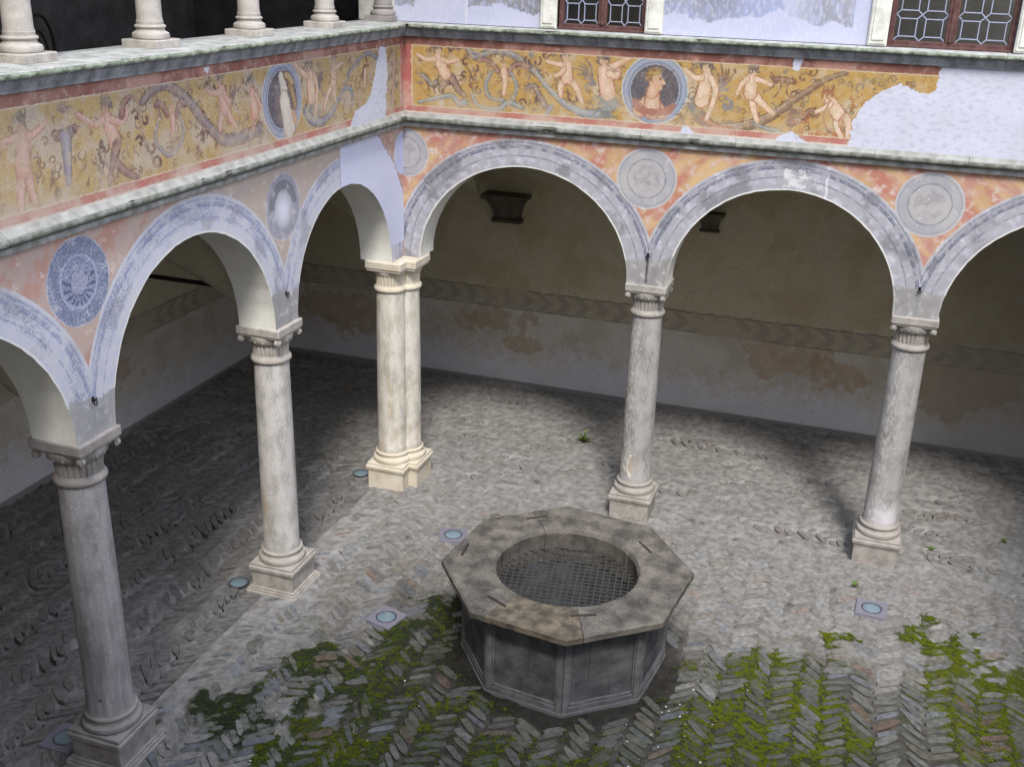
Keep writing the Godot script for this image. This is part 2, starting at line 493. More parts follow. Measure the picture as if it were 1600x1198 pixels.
# the painted frieze between the two stone courses
func frieze_canvas(wing: int) -> Canvas:
	var c := Canvas.new(0.24, [7.9, 8.4][wing], 4.86, 5.73, 190.0, NB[1])
	var ochre := srgb(188, 150, 80) if wing == 0 else srgb(184, 156, 98)
	var ochre2 := srgb(166, 124, 64) if wing == 0 else srgb(166, 130, 76)
	var worn := srgb(200, 186, 168) if wing == 0 else srgb(186, 172, 160)
	for y in c.h:
		var yy := c.top - (y + 0.5) / c.k
		for x in c.w:
			var u := nz(0, x, y + 40 * wing)
			var v := nz(1, x + 77, y)
			var col := ochre.lerp(ochre2, clampf((v - 0.45) * 3.0, 0.0, 1.0) * 0.7)
			col = col.lerp(worn, clampf((u - (0.6 if wing == 0 else 0.47)) * 4.0, 0.0, 0.85))
			c.px[y * c.w + x] = col
	var grey := srgb(116, 116, 122) if wing == 0 else srgb(114, 104, 110)
	var dark := srgb(92, 66, 62)
	var blue := srgb(120, 134, 158)
	var brown := srgb(112, 76, 58)
	var skin := srgb(222, 186, 164)
	var shade := srgb(176, 116, 96)
	var hair := srgb(92, 82, 84)
	var pale := srgb(214, 210, 204)
	# leafy tendrils fill the ground between the figures
	for i in 230 if wing == 0 else 300:
		var a := fposmod(sin((i + 11) * 12.9898) * 43758.5, 1.0)
		var b := fposmod(sin((i + 3) * 78.233) * 24634.6, 1.0)
		var e := fposmod(sin((i + 7) * 39.425) * 9634.6, 1.0)
		var x := lerpf(40.0, 600.0 if wing == 0 else 790.0, a)
		var yv := 12.0 + 60.0 * b
		var tone := brown.lerp(grey, e).lerp(ochre2, 0.25)
		if i % 3 == 0: c.fan(x, yv, 4.0 + 5.0 * e, a * 60.0, a * 60.0 + 2.2, 4, tone, 0.007)
		else: c.curl(x, yv, 2.5 + 3.5 * e, 5.0 if i % 2 == 0 else -5.0, a * 90.0, tone, 0.0045)
	if wing == 0:
		# from the corner rightwards: a satyr boy, a hound, a scroll with a siren, a dragon tail, a running child, a winged piper
		c.limb([84, 42, 72, 33, 71, 26], 0.045, 0.02, srgb(130, 100, 94), dark)
		c.limb([84, 42, 93, 29, 101, 23], 0.045, 0.016, srgb(130, 100, 94), dark)
		c.child([67, 71, 66, 63, 76, 46], [[62, 62, 52, 61, 41, 66], [72, 62, 80, 60, 92, 63]], [], skin, shade, hair)
		c.fan(66, 74, 13, 2.2, 3.6, 6, hair)
		c.limb([46, 43, 52, 40, 59, 33, 66, 37], 0.028, 0.02, grey, dark)
		for l in [[54, 36, 55, 28, 57, 24], [61, 33, 62, 27, 64, 23], [66, 37, 68, 42]]: c.line(l, 0.008, 0.005, dark)
		c.limb([42, 12, 64, 18, 84, 22, 93, 14, 100, 16], 0.012, 0.034, srgb(136, 146, 154), grey)
		c.dots([44, 13, 64, 19, 84, 24], 0.004, pale, 2.4)
		c.line([95, 63, 107, 49, 106, 40, 113, 24], 0.009, 0.014, brown)
		for t in [[101, 60, 5.0, 4.5], [112, 54, 5.0, -4.5], [110, 44, 4.0, -4.0], [99, 46, 4.0, 4.0], [84, 76, 7.0, 5.0], [92, 78, 6.0, -5.0]]: c.curl(t[0], t[1], t[2], t[3], 1.0, dark, 0.009)
		c.limb([103, 76, 112, 67, 125, 71, 138, 75, 162, 70, 182, 57, 188, 52], 0.03, 0.036, grey, dark)
		c.line([106, 74, 122, 71, 140, 77, 160, 72], 0.006, 0.006, blue.lightened(0.3), 0.8)
		c.limb([116, 64, 128, 64, 136, 58, 141, 52], 0.02, 0.024, srgb(128, 88, 84), dark)
		c.limb([178, 60, 166, 62, 156, 58, 153, 50], 0.02, 0.024, srgb(128, 88, 84), dark)
		c.limb([132, 52, 126, 38, 130, 24, 148, 21], 0.014, 0.02, srgb(134, 140, 142), grey)
		c.limb([156, 52, 163, 38, 158, 22, 148, 16], 0.014, 0.016, srgb(134, 140, 142), grey)
		c.limb([147, 54, 149, 42, 148, 28], 0.034, 0.018, skin, shade)
		c.cap(Vector2(1.465, 5.48), Vector2(1.468, 5.47), 0.028, 0.026, skin)
		c.cap(Vector2(1.46, 5.505), Vector2(1.475, 5.505), 0.022, 0.02, srgb(150, 110, 80))
		c.limb([109, 26, 116, 14, 126, 11, 143, 11, 153, 19, 170, 15], 0.012, 0.026, srgb(140, 148, 150), grey)
		c.dots([120, 13, 143, 12, 152, 18], 0.004, pale, 2.2)
		for t in [[170, 20, 5.0, 4.0, 0.0], [176, 66, 5.0, 5.0, 2.0], [196, 74, 4.5, -5.0, 0.0], [206, 76, 3.5, 5.0, 3.0], [186, 66, 6.0, -4.0, 1.0], [118, 30, 5.0, 5.0, 2.0]]: c.curl(t[0], t[1], t[2], t[3], t[4], dark, 0.008)
		c.cap(Vector2(1.79, 5.60), Vector2(1.79, 5.66), 0.03, 0.024, srgb(104, 110, 134))
		c.fan(180, 40, 16, 3.6, 6.0, 7, srgb(122, 104, 104))
		c.fan(190, 30, 14, 4.0, 5.8, 6, dark)
		c.limb([175, 36, 184, 40, 190, 30, 198, 18], 0.016, 0.03, srgb(126, 112, 114), dark)
		c.limb([186, 54, 201, 38, 222, 22, 243, 14, 263, 15, 276, 26], 0.016, 0.055, srgb(140, 150, 162), grey)
		c.dots([190, 50, 201, 39, 222, 24, 240, 18], 0.005, pale, 2.2)
		c.limb([205, 18, 200, 10, 196, 6], 0.02, 0.012, blue, grey)
		c.curl(232, 30, 8.0, 4.0, 2.6, dark, 0.009)
		c.child([219, 73, 221, 65, 222, 50], [[217, 64, 210, 65, 198, 67], [218, 60, 214, 55, 208, 52]], [[220, 48, 215, 42, 216, 30], [226, 48, 233, 41, 241, 25]], skin, shade, hair)
		c.fan(250, 50, 26, 1.5, 2.6, 8, srgb(112, 98, 98), 0.016)
		c.fan(254, 46, 14, 2.2, 3.6, 5, srgb(126, 116, 122), 0.02)
		c.child([263, 71, 264, 61, 270, 36], [[270, 64, 279, 69, 294, 78], [270, 58, 278, 56, 280, 62]], [], srgb(224, 184, 164), shade, hair, 0.9, 1.35)
		c.line([266, 69, 272, 64, 280, 61], 0.005, 0.006, dark)
		c.fan(268, 27, 20, 2.6, 6.6, 16, srgb(134, 140, 142), 0.014)
		c.fan(268, 16, 16, 2.8, 6.4, 12, srgb(112, 120, 124), 0.012)
	else:
		# from the near end towards the corner: worn children, an urn, scrolls, a winged figure and a dragon tail
		var rose := srgb(206, 158, 144)
		c.child([643, 66, 641, 58, 645, 36], [[646, 58, 652, 57, 661, 56], [636, 57, 630, 58, 618, 64]], [[646, 34, 650, 20, 652, 8], [641, 34, 640, 22, 637, 12]], rose, shade, hair, 0.65)
		c.fan(600, 68, 9, 0.2, 3.0, 8, srgb(126, 106, 112))
		c.limb([609, 53, 601, 53, 592, 55], 0.03, 0.03, srgb(128, 108, 116), dark, 0.8)
		c.limb([601, 52, 601, 44, 602, 32, 603, 20], 0.05, 0.022, srgb(136, 134, 152), grey, 0.75)
		c.curl(610, 54, 4, 5, 0, dark)
		c.curl(590, 55, 4, -5, 3, dark)
		c.child([555, 66, 555, 58, 549, 41], [[560, 58, 569, 56, 586, 65], [550, 57, 538, 54, 530, 62]], [], rose, shade, hair, 0.85)
		c.fan(556, 68, 10, 0.8, 2.6, 6, hair)
		c.limb([538, 59, 535, 67, 525, 71], 0.03, 0.014, srgb(132, 84, 78), dark, 0.85)
		c.limb([547, 38, 551, 28, 540, 17, 525, 9], 0.04, 0.016, srgb(134, 96, 96), dark, 0.85)
		c.limb([547, 38, 556, 22, 560, 10], 0.036, 0.012, srgb(134, 96, 96), dark, 0.6)
		c.line([564, 43, 562, 31, 570, 18], 0.014, 0.008, srgb(110, 96, 92))
		c.tangle(567, 30, 8, 14, 8, dark, 3)
		c.line([516, 66, 517, 48, 513, 33, 504, 16], 0.012, 0.02, srgb(132, 104, 88))
		for t in [[522, 56, 5.0, 4.5], [510, 52, 5.0, -4.5], [520, 36, 5.0, 4.5], [505, 30, 6.0, -5.0], [500, 16, 7.0, 4.0], [424, 72, 6.0, 5.0], [416, 66, 5.0, -5.0], [434, 44, 6.0, 4.5]]: c.curl(t[0], t[1], t[2], t[3], 0.5, dark, 0.009)
		c.limb([512, 66, 498, 73, 481, 75, 462, 66, 448, 56, 432, 40, 404, 21, 370, 20, 345, 24], 0.03, 0.05, srgb(122, 106, 110), dark)
		c.limb([496, 62, 488, 60, 482, 52], 0.024, 0.02, srgb(136, 92, 92), dark)
		c.limb([458, 58, 466, 58, 470, 50], 0.024, 0.02, srgb(136, 92, 92), dark)
		c.limb([496, 47, 500, 34, 486, 21, 470, 26, 462, 38, 466, 48], 0.013, 0.015, srgb(144, 138, 140), grey)
		c.limb([476, 50, 476, 42, 479, 34], 0.03, 0.016, rose, shade)
		c.cap(Vector2(4.765, 5.435), Vector2(4.766, 5.425), 0.027, 0.025, rose)
		c.fan(436, 34, 12, 3.4, 5.6, 7, dark)
		c.child([407, 71, 404, 63, 401, 48], [[408, 62, 416, 62, 426, 65], [400, 60, 396, 54, 390, 50]], [[403, 46, 408, 38, 410, 31], [398, 46, 394, 40, 385, 30]], rose, shade, hair, 0.8)
		c.fan(389, 50, 20, 1.2, 2.2, 7, srgb(110, 92, 96), 0.014)
		c.child([356, 64, 355, 55, 353, 38], [[350, 54, 346, 48, 342, 42]], [[354, 36, 357, 24]], rose, shade, hair, 0.7)
		c.tangle(350, 18, 26, 12, 14, srgb(126, 118, 124), 9)
		c.limb([259, 29, 250, 20, 231, 14, 212, 18, 198, 26, 184, 36, 172, 44], 0.05, 0.02, srgb(118, 122, 136), grey)
		c.dots([246, 20, 231, 17, 205, 24, 185, 38], 0.005, pale, 2.4)
		c.limb([176, 42, 162, 40, 158, 32], 0.02, 0.012, blue, grey)
		c.child([250, 71, 248, 62, 246, 40], [[256, 62, 268, 68, 278, 75], [240, 60, 235, 50, 236, 40, 241, 24]], [], skin, shade, hair, 0.9, 1.15)
		c.fan(230, 46, 22, 1.3, 2.0, 8, srgb(104, 96, 98), 0.016)
		c.fan(250, 32, 12, 3.4, 6.0, 10, srgb(126, 132, 128), 0.012)
		c.child([197, 73, 199, 66, 200, 50], [[196, 64, 190, 65, 178, 68], [202, 62, 200, 56, 194, 54]], [[203, 48, 212, 40, 221, 27], [199, 48, 199, 40, 196, 31]], skin, shade, hair, 0.9, 0.9)
		c.limb([174, 44, 164, 56, 152, 62, 142, 68, 118, 73, 95, 66, 92, 58], 0.014, 0.026, srgb(122, 126, 138), grey)
		c.limb([126, 56, 127, 48, 128, 38], 0.026, 0.012, skin, shade)
		c.line([134, 48, 128, 60, 118, 60], 0.012, 0.014, dark)
		c.fan(160, 26, 16, 2.6, 5.2, 8, srgb(140, 128, 116))
		c.tangle(150, 40, 26, 24, 12, srgb(128, 98, 80), 17)
		c.tangle(52, 40, 14, 34, 26, srgb(108, 98, 104), 5)
		c.limb([50, 70, 53, 46, 55, 16], 0.03, 0.03, srgb(188, 158, 148), shade, 0.5)
	# the roundel with a head
	var ctr: Vector2 = [Vector2(3.22, 5.31), Vector2(3.03, 5.31)][wing]
	for t in [[0.37, 0.0, srgb(198, 204, 214)], [0.355, 0.0, srgb(128, 142, 172)], [0.335, 0.0, srgb(150, 164, 192)], [0.30, 0.0, srgb(112, 126, 158)], [0.275, 0.0, srgb(176, 184, 200)], [0.265, 0.0, srgb(72, 70, 84)]]:
		c.cap(ctr, ctr, t[0], t[0], t[2], 1.0, 0.03)
	for i in 40:
		var a := i * 2.39996
		var r := 0.25 * sqrt(i / 40.0)
		var p := ctr + Vector2(cos(a), sin(a)) * r
		c.cap(p, p + Vector2(0.02, 0.03), 0.02, 0.015, srgb(88, 88, 106).lerp(srgb(58, 54, 66), fposmod(i * 0.37, 1.0)), 0.5, 1.0)
	if wing == 0:
		c.limb([319, 42, 318, 35, 313, 28, 307, 22], 0.055, 0.075, srgb(206, 168, 142), shade, 1.0)
		c.limb([319, 40, 321, 33, 326, 26, 331, 20], 0.05, 0.06, srgb(206, 168, 142), shade, 1.0)
		c.limb([319, 44, 320, 34, 320, 22], 0.058, 0.085, srgb(210, 174, 148), shade, 0.9)
		c.limb([319, 40, 322, 48], 0.052, 0.06, srgb(208, 168, 140), shade, 1.0)
		for i in 9:      # red cloak over the shoulders
			var t := i / 8.0
			c.cap(Vector2(3.01 + 0.42 * t, 5.17 - 0.10 * sin(t * PI) - 0.02 * t), Vector2(3.05 + 0.34 * t, 5.10 - 0.03 * sin(t * PI)), 0.035, 0.04, srgb(160, 100, 90), 0.9)
		c.cap(Vector2(3.22, 5.42), Vector2(3.25, 5.385), 0.075, 0.062, srgb(214, 172, 140), 1.0, 0.1)
		c.cap(Vector2(3.245, 5.35), Vector2(3.275, 5.335), 0.045, 0.026, srgb(210, 166, 134), 1.0, 0.1)   # jaw and chin
		c.cap(Vector2(3.285, 5.43), Vector2(3.322, 5.385), 0.014, 0.013, srgb(216, 176, 146), 1.0, 0.1)   # nose
		c.cap(Vector2(3.29, 5.365), Vector2(3.302, 5.363), 0.009, 0.008, srgb(176, 104, 92), 1.0, 0.1)    # lips
		c.cap(Vector2(3.268, 5.425), Vector2(3.284, 5.422), 0.007, 0.006, srgb(84, 56, 46), 1.0, 0.1)     # eye
		c.cap(Vector2(3.262, 5.442), Vector2(3.288, 5.44), 0.005, 0.004, srgb(120, 78, 54), 1.0, 0.1)
		for i in 26:     # curled hair with a wreath
			var a := 1.05 + i * 0.095
			var rr := 0.072 + 0.02 * sin(i * 1.7)
			var p := Vector2(3.215, 5.435) + Vector2(cos(a), sin(a)) * rr
			c.cap(p, p + Vector2(0.004, 0.004), 0.026, 0.02, srgb(150, 112, 70).lerp(srgb(112, 80, 52), fposmod(i * 0.43, 1.0)), 0.95, 0.5)
		c.cap(Vector2(3.195, 5.395), Vector2(3.20, 5.375), 0.013, 0.01, srgb(196, 146, 116), 1.0, 0.1)     # ear
		for i in 7: c.cap(Vector2(3.15 + i * 0.02, 5.48 + 0.014 * sin(i * 1.3)), Vector2(3.155 + i * 0.02, 5.496), 0.01, 0.007, srgb(176, 156, 84), 0.9)
		c.line([306, 8, 318, 6, 330, 8], 0.006, 0.006, srgb(98, 110, 140), 0.8)
		# right of it: a winged fish-tailed figure, a striding child with a hound, an eagle, a kneeling archer
		var tail := [375, 19, 390, 9, 411, 10, 434, 17, 453, 28, 468, 42, 483, 53, 502, 67, 520, 74]
		c.limb(tail, 0.058, 0.016, srgb(128, 100, 82), dark)
		c.limb([378, 18, 392, 10, 408, 11], 0.03, 0.02, srgb(170, 90, 56), brown, 0.5)
		c.dots([400, 13, 411, 13, 434, 20, 453, 31, 464, 40], 0.007, pale, 2.4)
		c.limb([432, 16, 446, 12, 458, 10, 464, 5], 0.014, 0.022, srgb(128, 136, 136), grey)
		c.curl(401, 33, 7.0, -5.0, 1.8, grey, 0.016)
		c.fan(366, 28, 15, 1.6, 5.6, 12, srgb(124, 124, 122), 0.014)
		c.fan(356, 14, 12, 2.0, 5.0, 9, srgb(128, 96, 74), 0.014)
		c.fan(391, 50, 26, 0.5, 1.6, 9, srgb(112, 84, 74), 0.016)
		c.fan(390, 48, 16, -0.2, 1.2, 7, srgb(136, 128, 128), 0.016)
		c.child([376, 70, 377, 61, 374, 36], [[372, 60, 364, 60, 353, 68], [382, 60, 388, 48, 386, 34, 381, 17]], [], srgb(228, 196, 172), shade, hair, 0.95, 1.15)
		c.tangle(372, 76, 12, 5, 9, hair, 21)
		c.child([426, 70, 424, 63, 425, 47], [[420, 62, 415, 56, 411, 46], [430, 62, 438, 60, 446, 57]], [[428, 45, 429, 34, 435, 19], [430, 45, 438, 38, 451, 28]], srgb(228, 194, 168), shade, hair, 0.95)
		c.limb([449, 63, 459, 63, 468, 62], 0.028, 0.024, srgb(118, 76, 58), dark)
		for l in [[451, 60, 446, 54, 438, 49], [456, 60, 455, 52, 449, 44], [464, 60, 462, 52, 466, 45], [449, 64, 444, 70]]: c.line(l, 0.009, 0.006, brown)
		for t in [[478, 66, 6.0, 4.5], [486, 72, 5.0, -4.5], [470, 48, 5.0, 4.0], [492, 60, 6.0, 5.0], [505, 58, 5.0, -4.0]]: c.curl(t[0], t[1], t[2], t[3], 0.7, brown, 0.008)
		c.fan(478, 30, 20, 2.8, 3.6, 7, srgb(112, 84, 74), 0.014)
		c.fan(486, 30, 16, -0.5, 0.8, 6, brown, 0.012)
		c.limb([470, 20, 482, 26, 488, 33, 494, 34], 0.036, 0.016, srgb(120, 84, 70), dark)
		c.tangle(480, 22, 16, 8, 8, srgb(158, 96, 62), 31)
		c.child([504, 49, 508, 44, 518, 32], [[508, 42, 504, 38, 495, 33]], [[518, 30, 518, 20, 524, 8], [521, 32, 528, 26, 530, 10]], srgb(230, 200, 176), shade, srgb(140, 84, 60), 0.9)
		c.line([508, 46, 503, 30, 507, 18, 520, 8], 0.006, 0.006, srgb(150, 84, 66))
		c.line([524, 34, 519, 24, 524, 14], 0.005, 0.005, srgb(150, 84, 66))
		c.tangle(500, 10, 24, 6, 10, srgb(176, 104, 62), 41)
		c.tangle(540, 66, 34, 10, 16, srgb(136, 112, 72), 51)
		c.tangle(530, 40, 16, 20, 8, srgb(160, 110, 66), 57)
	else:
		c.limb([304, 66, 300, 54, 300, 44], 0.04, 0.075, srgb(214, 206, 196), grey, 1.0)
		c.limb([300, 44, 296, 30, 292, 18], 0.075, 0.10, srgb(222, 212, 202), srgb(170, 150, 140), 0.95)
		c.limb([290, 62, 284, 48, 280, 36], 0.04, 0.03, srgb(150, 116, 76), dark, 0.9)
		c.limb([296, 66, 290, 64, 284, 58], 0.03, 0.03, srgb(178, 150, 104), dark, 0.8)
		c.limb([284, 30, 280, 20], 0.03, 0.024, srgb(206, 150, 100), srgb(170, 150, 140), 0.6)
		for i in 9: c.line([312 - i, 52 - i * 3, 318 - i, 40 - i * 3], 0.006, 0.004, srgb(120, 104, 108), 0.7)
	# red bands, white lines, lost plaster, flaking
	var bare: Array = [[609, 86, 610, 63, 604, 58, 590, 61, 573, 66, 558, 58, 543, 46, 532, 24, 532, 4, 532, -9, 900, -9, 900, 99], [89, 78, 73, 76, 70, 41, 77, -5, 168, -5, 150, 16, 124, 21, 111, 33]][wing]
	var notch := [[[355, -2, 356, 8, 362, 8, 374, -2], [455, -2, 460, 5, 473, 11, 490, 0, 490, -4], [466, 88, 466, 74, 472, 72, 476, 88]], [[420, 84, 424, 78, 430, 84]]][wing] as Array
	var lost := srgb(203, 205, 217)
	for y in c.h:
		var yy := c.top - (y + 0.5) / c.k
		var cm := (yy - 4.87) * 100.0
		for x in c.w:
			var s := c.s0 + (x + 0.5) / c.k
			var i := y * c.w + x
			var u := nz(0, x + 200, y + 90)
			var v := nz(1, x, y + 300)
			var f := nz(2, x * 2, y * 2 + 31)
			var disc := Vector2(s - ctr.x, yy - ctr.y).length() < 0.36
			var col := c.px[i].lerp(ochre.lerp(worn, 0.25), clampf((v * 0.75 + f * 0.25 - 0.5) * 4.0, 0.0, 0.36) * (0.15 if disc else 1.0))
			col = col * (0.92 + 0.16 * f)
			var wv := (v - 0.5) * 1.2
			if cm > 76.5 + wv or (cm < 7.2 + wv and cm > 0.8) or s < 0.335 - wv * 0.02:
				var band := srgb(132, 78, 72) if cm > 76.5 + wv else srgb(186, 112, 104)
				if wing == 0 and s < 0.335 and cm < 76: band = srgb(178, 92, 92)
				col = band.lerp(srgb(206, 150, 140), clampf((u - 0.5) * 3.0, 0.0, 0.7))
			elif cm > 75.4 + wv or (cm < 8.4 + wv and cm > 6.5) or s < 0.348:
				col = col.lerp(srgb(222, 208, 190), 0.75)
			if cm <= 0.8 + v: col = srgb(222, 216, 210)
			# flaking paint: pale flecks, scratches and a bleached lower part
			var fl := f * 0.6 + v * 0.4
			var lim := (0.68 if wing == 0 else 0.63) - 0.13 * clampf((nz(0, x * 2 + 9, y * 2) - 0.42) * 3.0, 0.0, 1.0)
			if disc: lim += 0.08
			if fl > lim: col = col.lerp(srgb(206, 194, 180), clampf((fl - lim) * 7.0, 0.0, 0.65))
			if f < 0.34: col = col.lerp(srgb(110, 92, 84), (0.34 - f) * 2.0)
			if wing == 1 and fposmod(f * 7.0 + v * 3.0, 1.0) > 0.8 and u > 0.45: col = col.lerp(srgb(104, 92, 94), 0.4)
			if wing == 1: col = col.lerp(srgb(172, 156, 142), 0.10 + 0.22 * clampf((nz(0, x + 300, y + 11) - 0.42) * 3.0, 0.0, 1.0))
			col = col.lerp(srgb(198, 180, 150) if wing == 0 else srgb(190, 176, 160), 0.14 + 0.16 * u if wing == 0 else 0.04 + 0.14 * u)
			var bl := clampf((0.42 - cm * 0.01) * 1.6, 0.0, 0.6) * clampf((u - 0.36) * 3.5, 0.0, 1.0)
			if wing == 1: bl = maxf(bl * 1.1, clampf((s - 5.0) * 0.14, 0.0, 0.35))
			col = col.lerp(srgb(204, 192, 178), bl * 0.7)
			var rough := (nz(1, x * 2, y * 2) - 0.5) * 5.0 + (u - 0.5) * 6.0
			var off := inside(bare, s * 100.0 + rough, cm + rough * 0.4)
			if not off:
				for q in notch:
					if inside(q, s * 100.0 + rough * 0.4, cm + rough * 0.3): off = true
			if off: col = lost.lerp(srgb(214, 216, 232), u).lerp(srgb(182, 184, 200), clampf((nz(1, x + 60, y * 2) - 0.55) * 2.2, 0.0, 0.6))
			c.px[i] = col
	return c


# the wall round the arches: painted archivolts, roundels and marbling
func spandrel_canvas(wing: int) -> Canvas:
	var c := Canvas.new(0.2, [8.4, 9.2][wing], 3.09, 4.72, 150.0, NB[1])
	var arcs: Array = ARCS[wing]
	var round := [[[3.2, 4.33, 0.345, 0], [6.22, 4.33, 0.345, 0], [9.2, 4.33, 0.34, 0], [0.25, 4.38, 0.29, 0]], [[6.02, 4.33, 0.34, 1], [3.07, 4.29, 0.33, 2], [8.95, 4.33, 0.34, 1], [0.22, 4.38, 0.26, 3]]][wing] as Array
	for y in c.h:
		var yy := c.top - (y + 0.5) / c.k
		for x in c.w:
			var s := c.s0 + (x + 0.5) / c.k
			var u := nz(0, x + 31, y + 17 + wing * 200)
			var v := nz(1, x + 11, y + wing * 90)
			var f := nz(2, x * 2, y * 2)
			var streak := nz(1, (x + y * (1 if s < 4.5 else -1)) / 3 + 400, (y * 2 - x) / 10 + 120)
			var col: Color
			if wing == 0:
				var orange := srgb(196, 158, 114).lerp(srgb(186, 134, 122), clampf((u - 0.42) * 4.0 + (0.35 if s < 2.0 or s > 4.6 else -0.25), 0.0, 1.0))
				col = orange.lerp(srgb(182, 108, 96), clampf((streak - 0.55) * 5.0, 0.0, 0.75))
				col = col.lerp(srgb(216, 186, 128), clampf((0.44 - streak) * 5.0, 0.0, 0.7))
				col = col.lerp(srgb(206, 172, 158), clampf((v - 0.55) * 4.0, 0.0, 0.7))
			else:
				var keep := clampf((s - 4.4) * 0.8, 0.0, 1.0) if s > 2.0 else clampf((1.0 - s) * 2.0, 0.0, 1.0)
				col = srgb(180, 172, 170).lerp(srgb(188, 174, 158), u)
				col = col.lerp(srgb(184, 122, 102), keep * clampf((streak + v * 0.6 - 0.76) * 4.0, 0.0, 0.7))
				col = col.lerp(srgb(190, 150, 142), keep * 0.3)
			col = col.lerp(srgb(200, 176, 156), 0.2 + 0.25 * clampf(v - 0.3, 0.0, 0.6))
			# archivolts
			var best := 9.0
			var over := 0.0
			for a in arcs:
				var hw: float = (a[1] - a[0]) * 0.5
				var p := Vector2((s - (a[0] + a[1]) * 0.5) / hw, maxf(yy - SPRING, 0.0) / a[2])
				var d: float = (p.length() - 1.0) * (hw + a[2]) * 0.5
				if d < best:
					best = d
					over = p.y
			var wob := (u - 0.5) * 0.012
			if best < 0.335:
				var a0 := srgb(172, 171, 174) if wing == 0 else srgb(202, 202, 207)
				var b := a0.lerp(srgb(184, 185, 194) if wing == 0 else srgb(194, 196, 209), clampf((v - 0.4) * 3.0, 0.0, 1.0))
				b = b.lerp(srgb(134, 134, 136) if wing == 0 else srgb(168, 168, 172), clampf((u - 0.55) * 4.0, 0.0, 0.8))
				for t in [[0.135, 0.006, 0.65], [0.236, 0.009, 0.85], [0.258, 0.006, 0.8], [0.292, 0.010, 0.55]]:
					var q := absf(best + wob - t[0])
					if q < t[1] * 1.6: b = b.lerp(srgb(96, 99, 116) if wing == 0 else srgb(104, 112, 148), t[2] * (1.0 if wing == 0 else 0.6) * clampf(1.6 - q / t[1], 0.0, 1.0) * clampf((v - 0.3) * 4.0, 0.1, 1.0))
				if best > 0.318: b = b.lerp(srgb(204, 202, 203), 0.35 + 0.4 * v)
				if wing == 1 and best > 0.1 and best < 0.3 and f > 0.52: b = b.lerp(srgb(104, 112, 146), clampf((f - 0.52) * 5.0, 0.0, 0.6) * clampf((u - 0.36) * 5.0, 0.0, 1.0) * (1.0 if s > 3.2 else 0.35))
				if best < 0.016 + wob: b = srgb(224, 224, 216)
				col = b
			# roundels
			for r in round:
				var d := Vector2(s - r[0], yy - r[1]).length()
				if d < r[2]:
					var t: float = d / r[2]
					var k: Color
					if r[3] == 0:
						k = srgb(180, 178, 177).lerp(srgb(160, 161, 167), v).lerp(srgb(188, 186, 180), clampf((u - 0.5) * 3.0, 0, 0.7))
						if absf(t - 0.63 + (v - 0.5) * 0.03) < 0.02: k = k.lerp(srgb(116, 117, 124), 0.3 + 0.8 * clampf(v - 0.2, 0.0, 0.6))
						if t < 0.6: k = k.lerp(srgb(186, 182, 176), 0.45)
						if t < 0.45: k = k.lerp(srgb(140, 137, 136), clampf((v - 0.45) * 2.0, 0.0, 0.4))
						if absf(t - 0.9) < 0.012: k = k.lerp(srgb(130, 132, 142), 0.5)
					elif r[3] == 1:
						k = srgb(128, 134, 154).lerp(srgb(156, 160, 178), clampf((v - 0.3) * 2.5, 0, 1))
						var ang := atan2(yy - r[1] + 0.06, s - r[0])
						if t < 0.56: k = k.lerp(srgb(156, 162, 186), 0.4)
						if t < 0.52 and t > 0.22 and sin(ang * 15.0) > 0.4 and yy < r[1] + 0.06: k = srgb(86, 92, 112)
						if t < 0.26: k = k.lerp(srgb(176, 174, 190), 0.8)
						if f > 0.6: k = k.lerp(srgb(176, 182, 204), 0.5)
						if f < 0.4: k = k.lerp(srgb(84, 94, 120), 0.5)
						if absf(t - 0.58) < 0.03: k = k.lerp(srgb(188, 194, 212), 0.6)
					elif r[3] == 2:
						k = srgb(150, 150, 158).lerp(srgb(176, 174, 180), v)
						var e := Vector2((s - r[0]) / 0.17, (yy - r[1] + 0.03) / 0.2).length()
						if e < 1.0: k = k.lerp(srgb(222, 222, 232), 0.85 * (1.0 - e * e) + 0.1)
						elif t < 0.8 and yy > r[1]: k = k.lerp(srgb(112, 112, 118), 0.55)
					else:
						k = srgb(186, 192, 220).lerp(srgb(204, 208, 230), u)
					if t > 0.96: k = k.lerp(srgb(208, 206, 207), 0.3 + 0.5 * v)
					col = k
			# the lower part of the piers is worn down to grey stone
			if best < 0.5:
				var low := 3.42 + (v - 0.5) * 0.1 + (u - 0.5) * 0.2
				if yy < low and s > 1.0: col = col.lerp(srgb(140, 138, 134).lerp(srgb(170, 168, 162), v), 0.75)
			if wing == 0 and absf(s - 3.282 + (v - 0.5) * 0.02) < 0.012 and yy < 3.46 and yy > 3.12: col = col.lerp(srgb(66, 60, 56), 0.7)
			# plaster repair over the first arch of the left wing
			if wing == 1:
				var rb := 0.19 + maxf(0.0, yy - 3.83) * 0.62 + maxf(0.0, yy - 4.28) * 0.5 + (v - 0.5) * 0.05
				var lb := 1.85 + (v - 0.5) * 0.02
				if s < lb and s > rb and yy > 3.3: col = srgb(208, 212, 232).lerp(srgb(216, 220, 238), u).lerp(srgb(196, 200, 216), clampf((f - 0.6) * 3.0, 0, 1))
				elif s < lb + 0.008 and s > rb - 0.012 and yy > 3.3: col = srgb(150, 136, 130)
			# flaking, lime streaks
			var fl := f * 0.4 + v * 0.6
			var fm := 0.70 - 0.13 * clampf((nz(0, x * 2 + 9, y * 2) - 0.42) * 3.0, 0.0, 1.0)
			if fl > fm: col = col.lerp(srgb(216, 213, 210), clampf((fl - fm) * 8.0, 0, 0.6))
			if wing == 0 and absf(s - 5.16 + (v - 0.5) * 0.03) < 0.012 and yy > 4.2 and u > 0.4: col = col.lerp(srgb(232, 230, 230), 0.7)
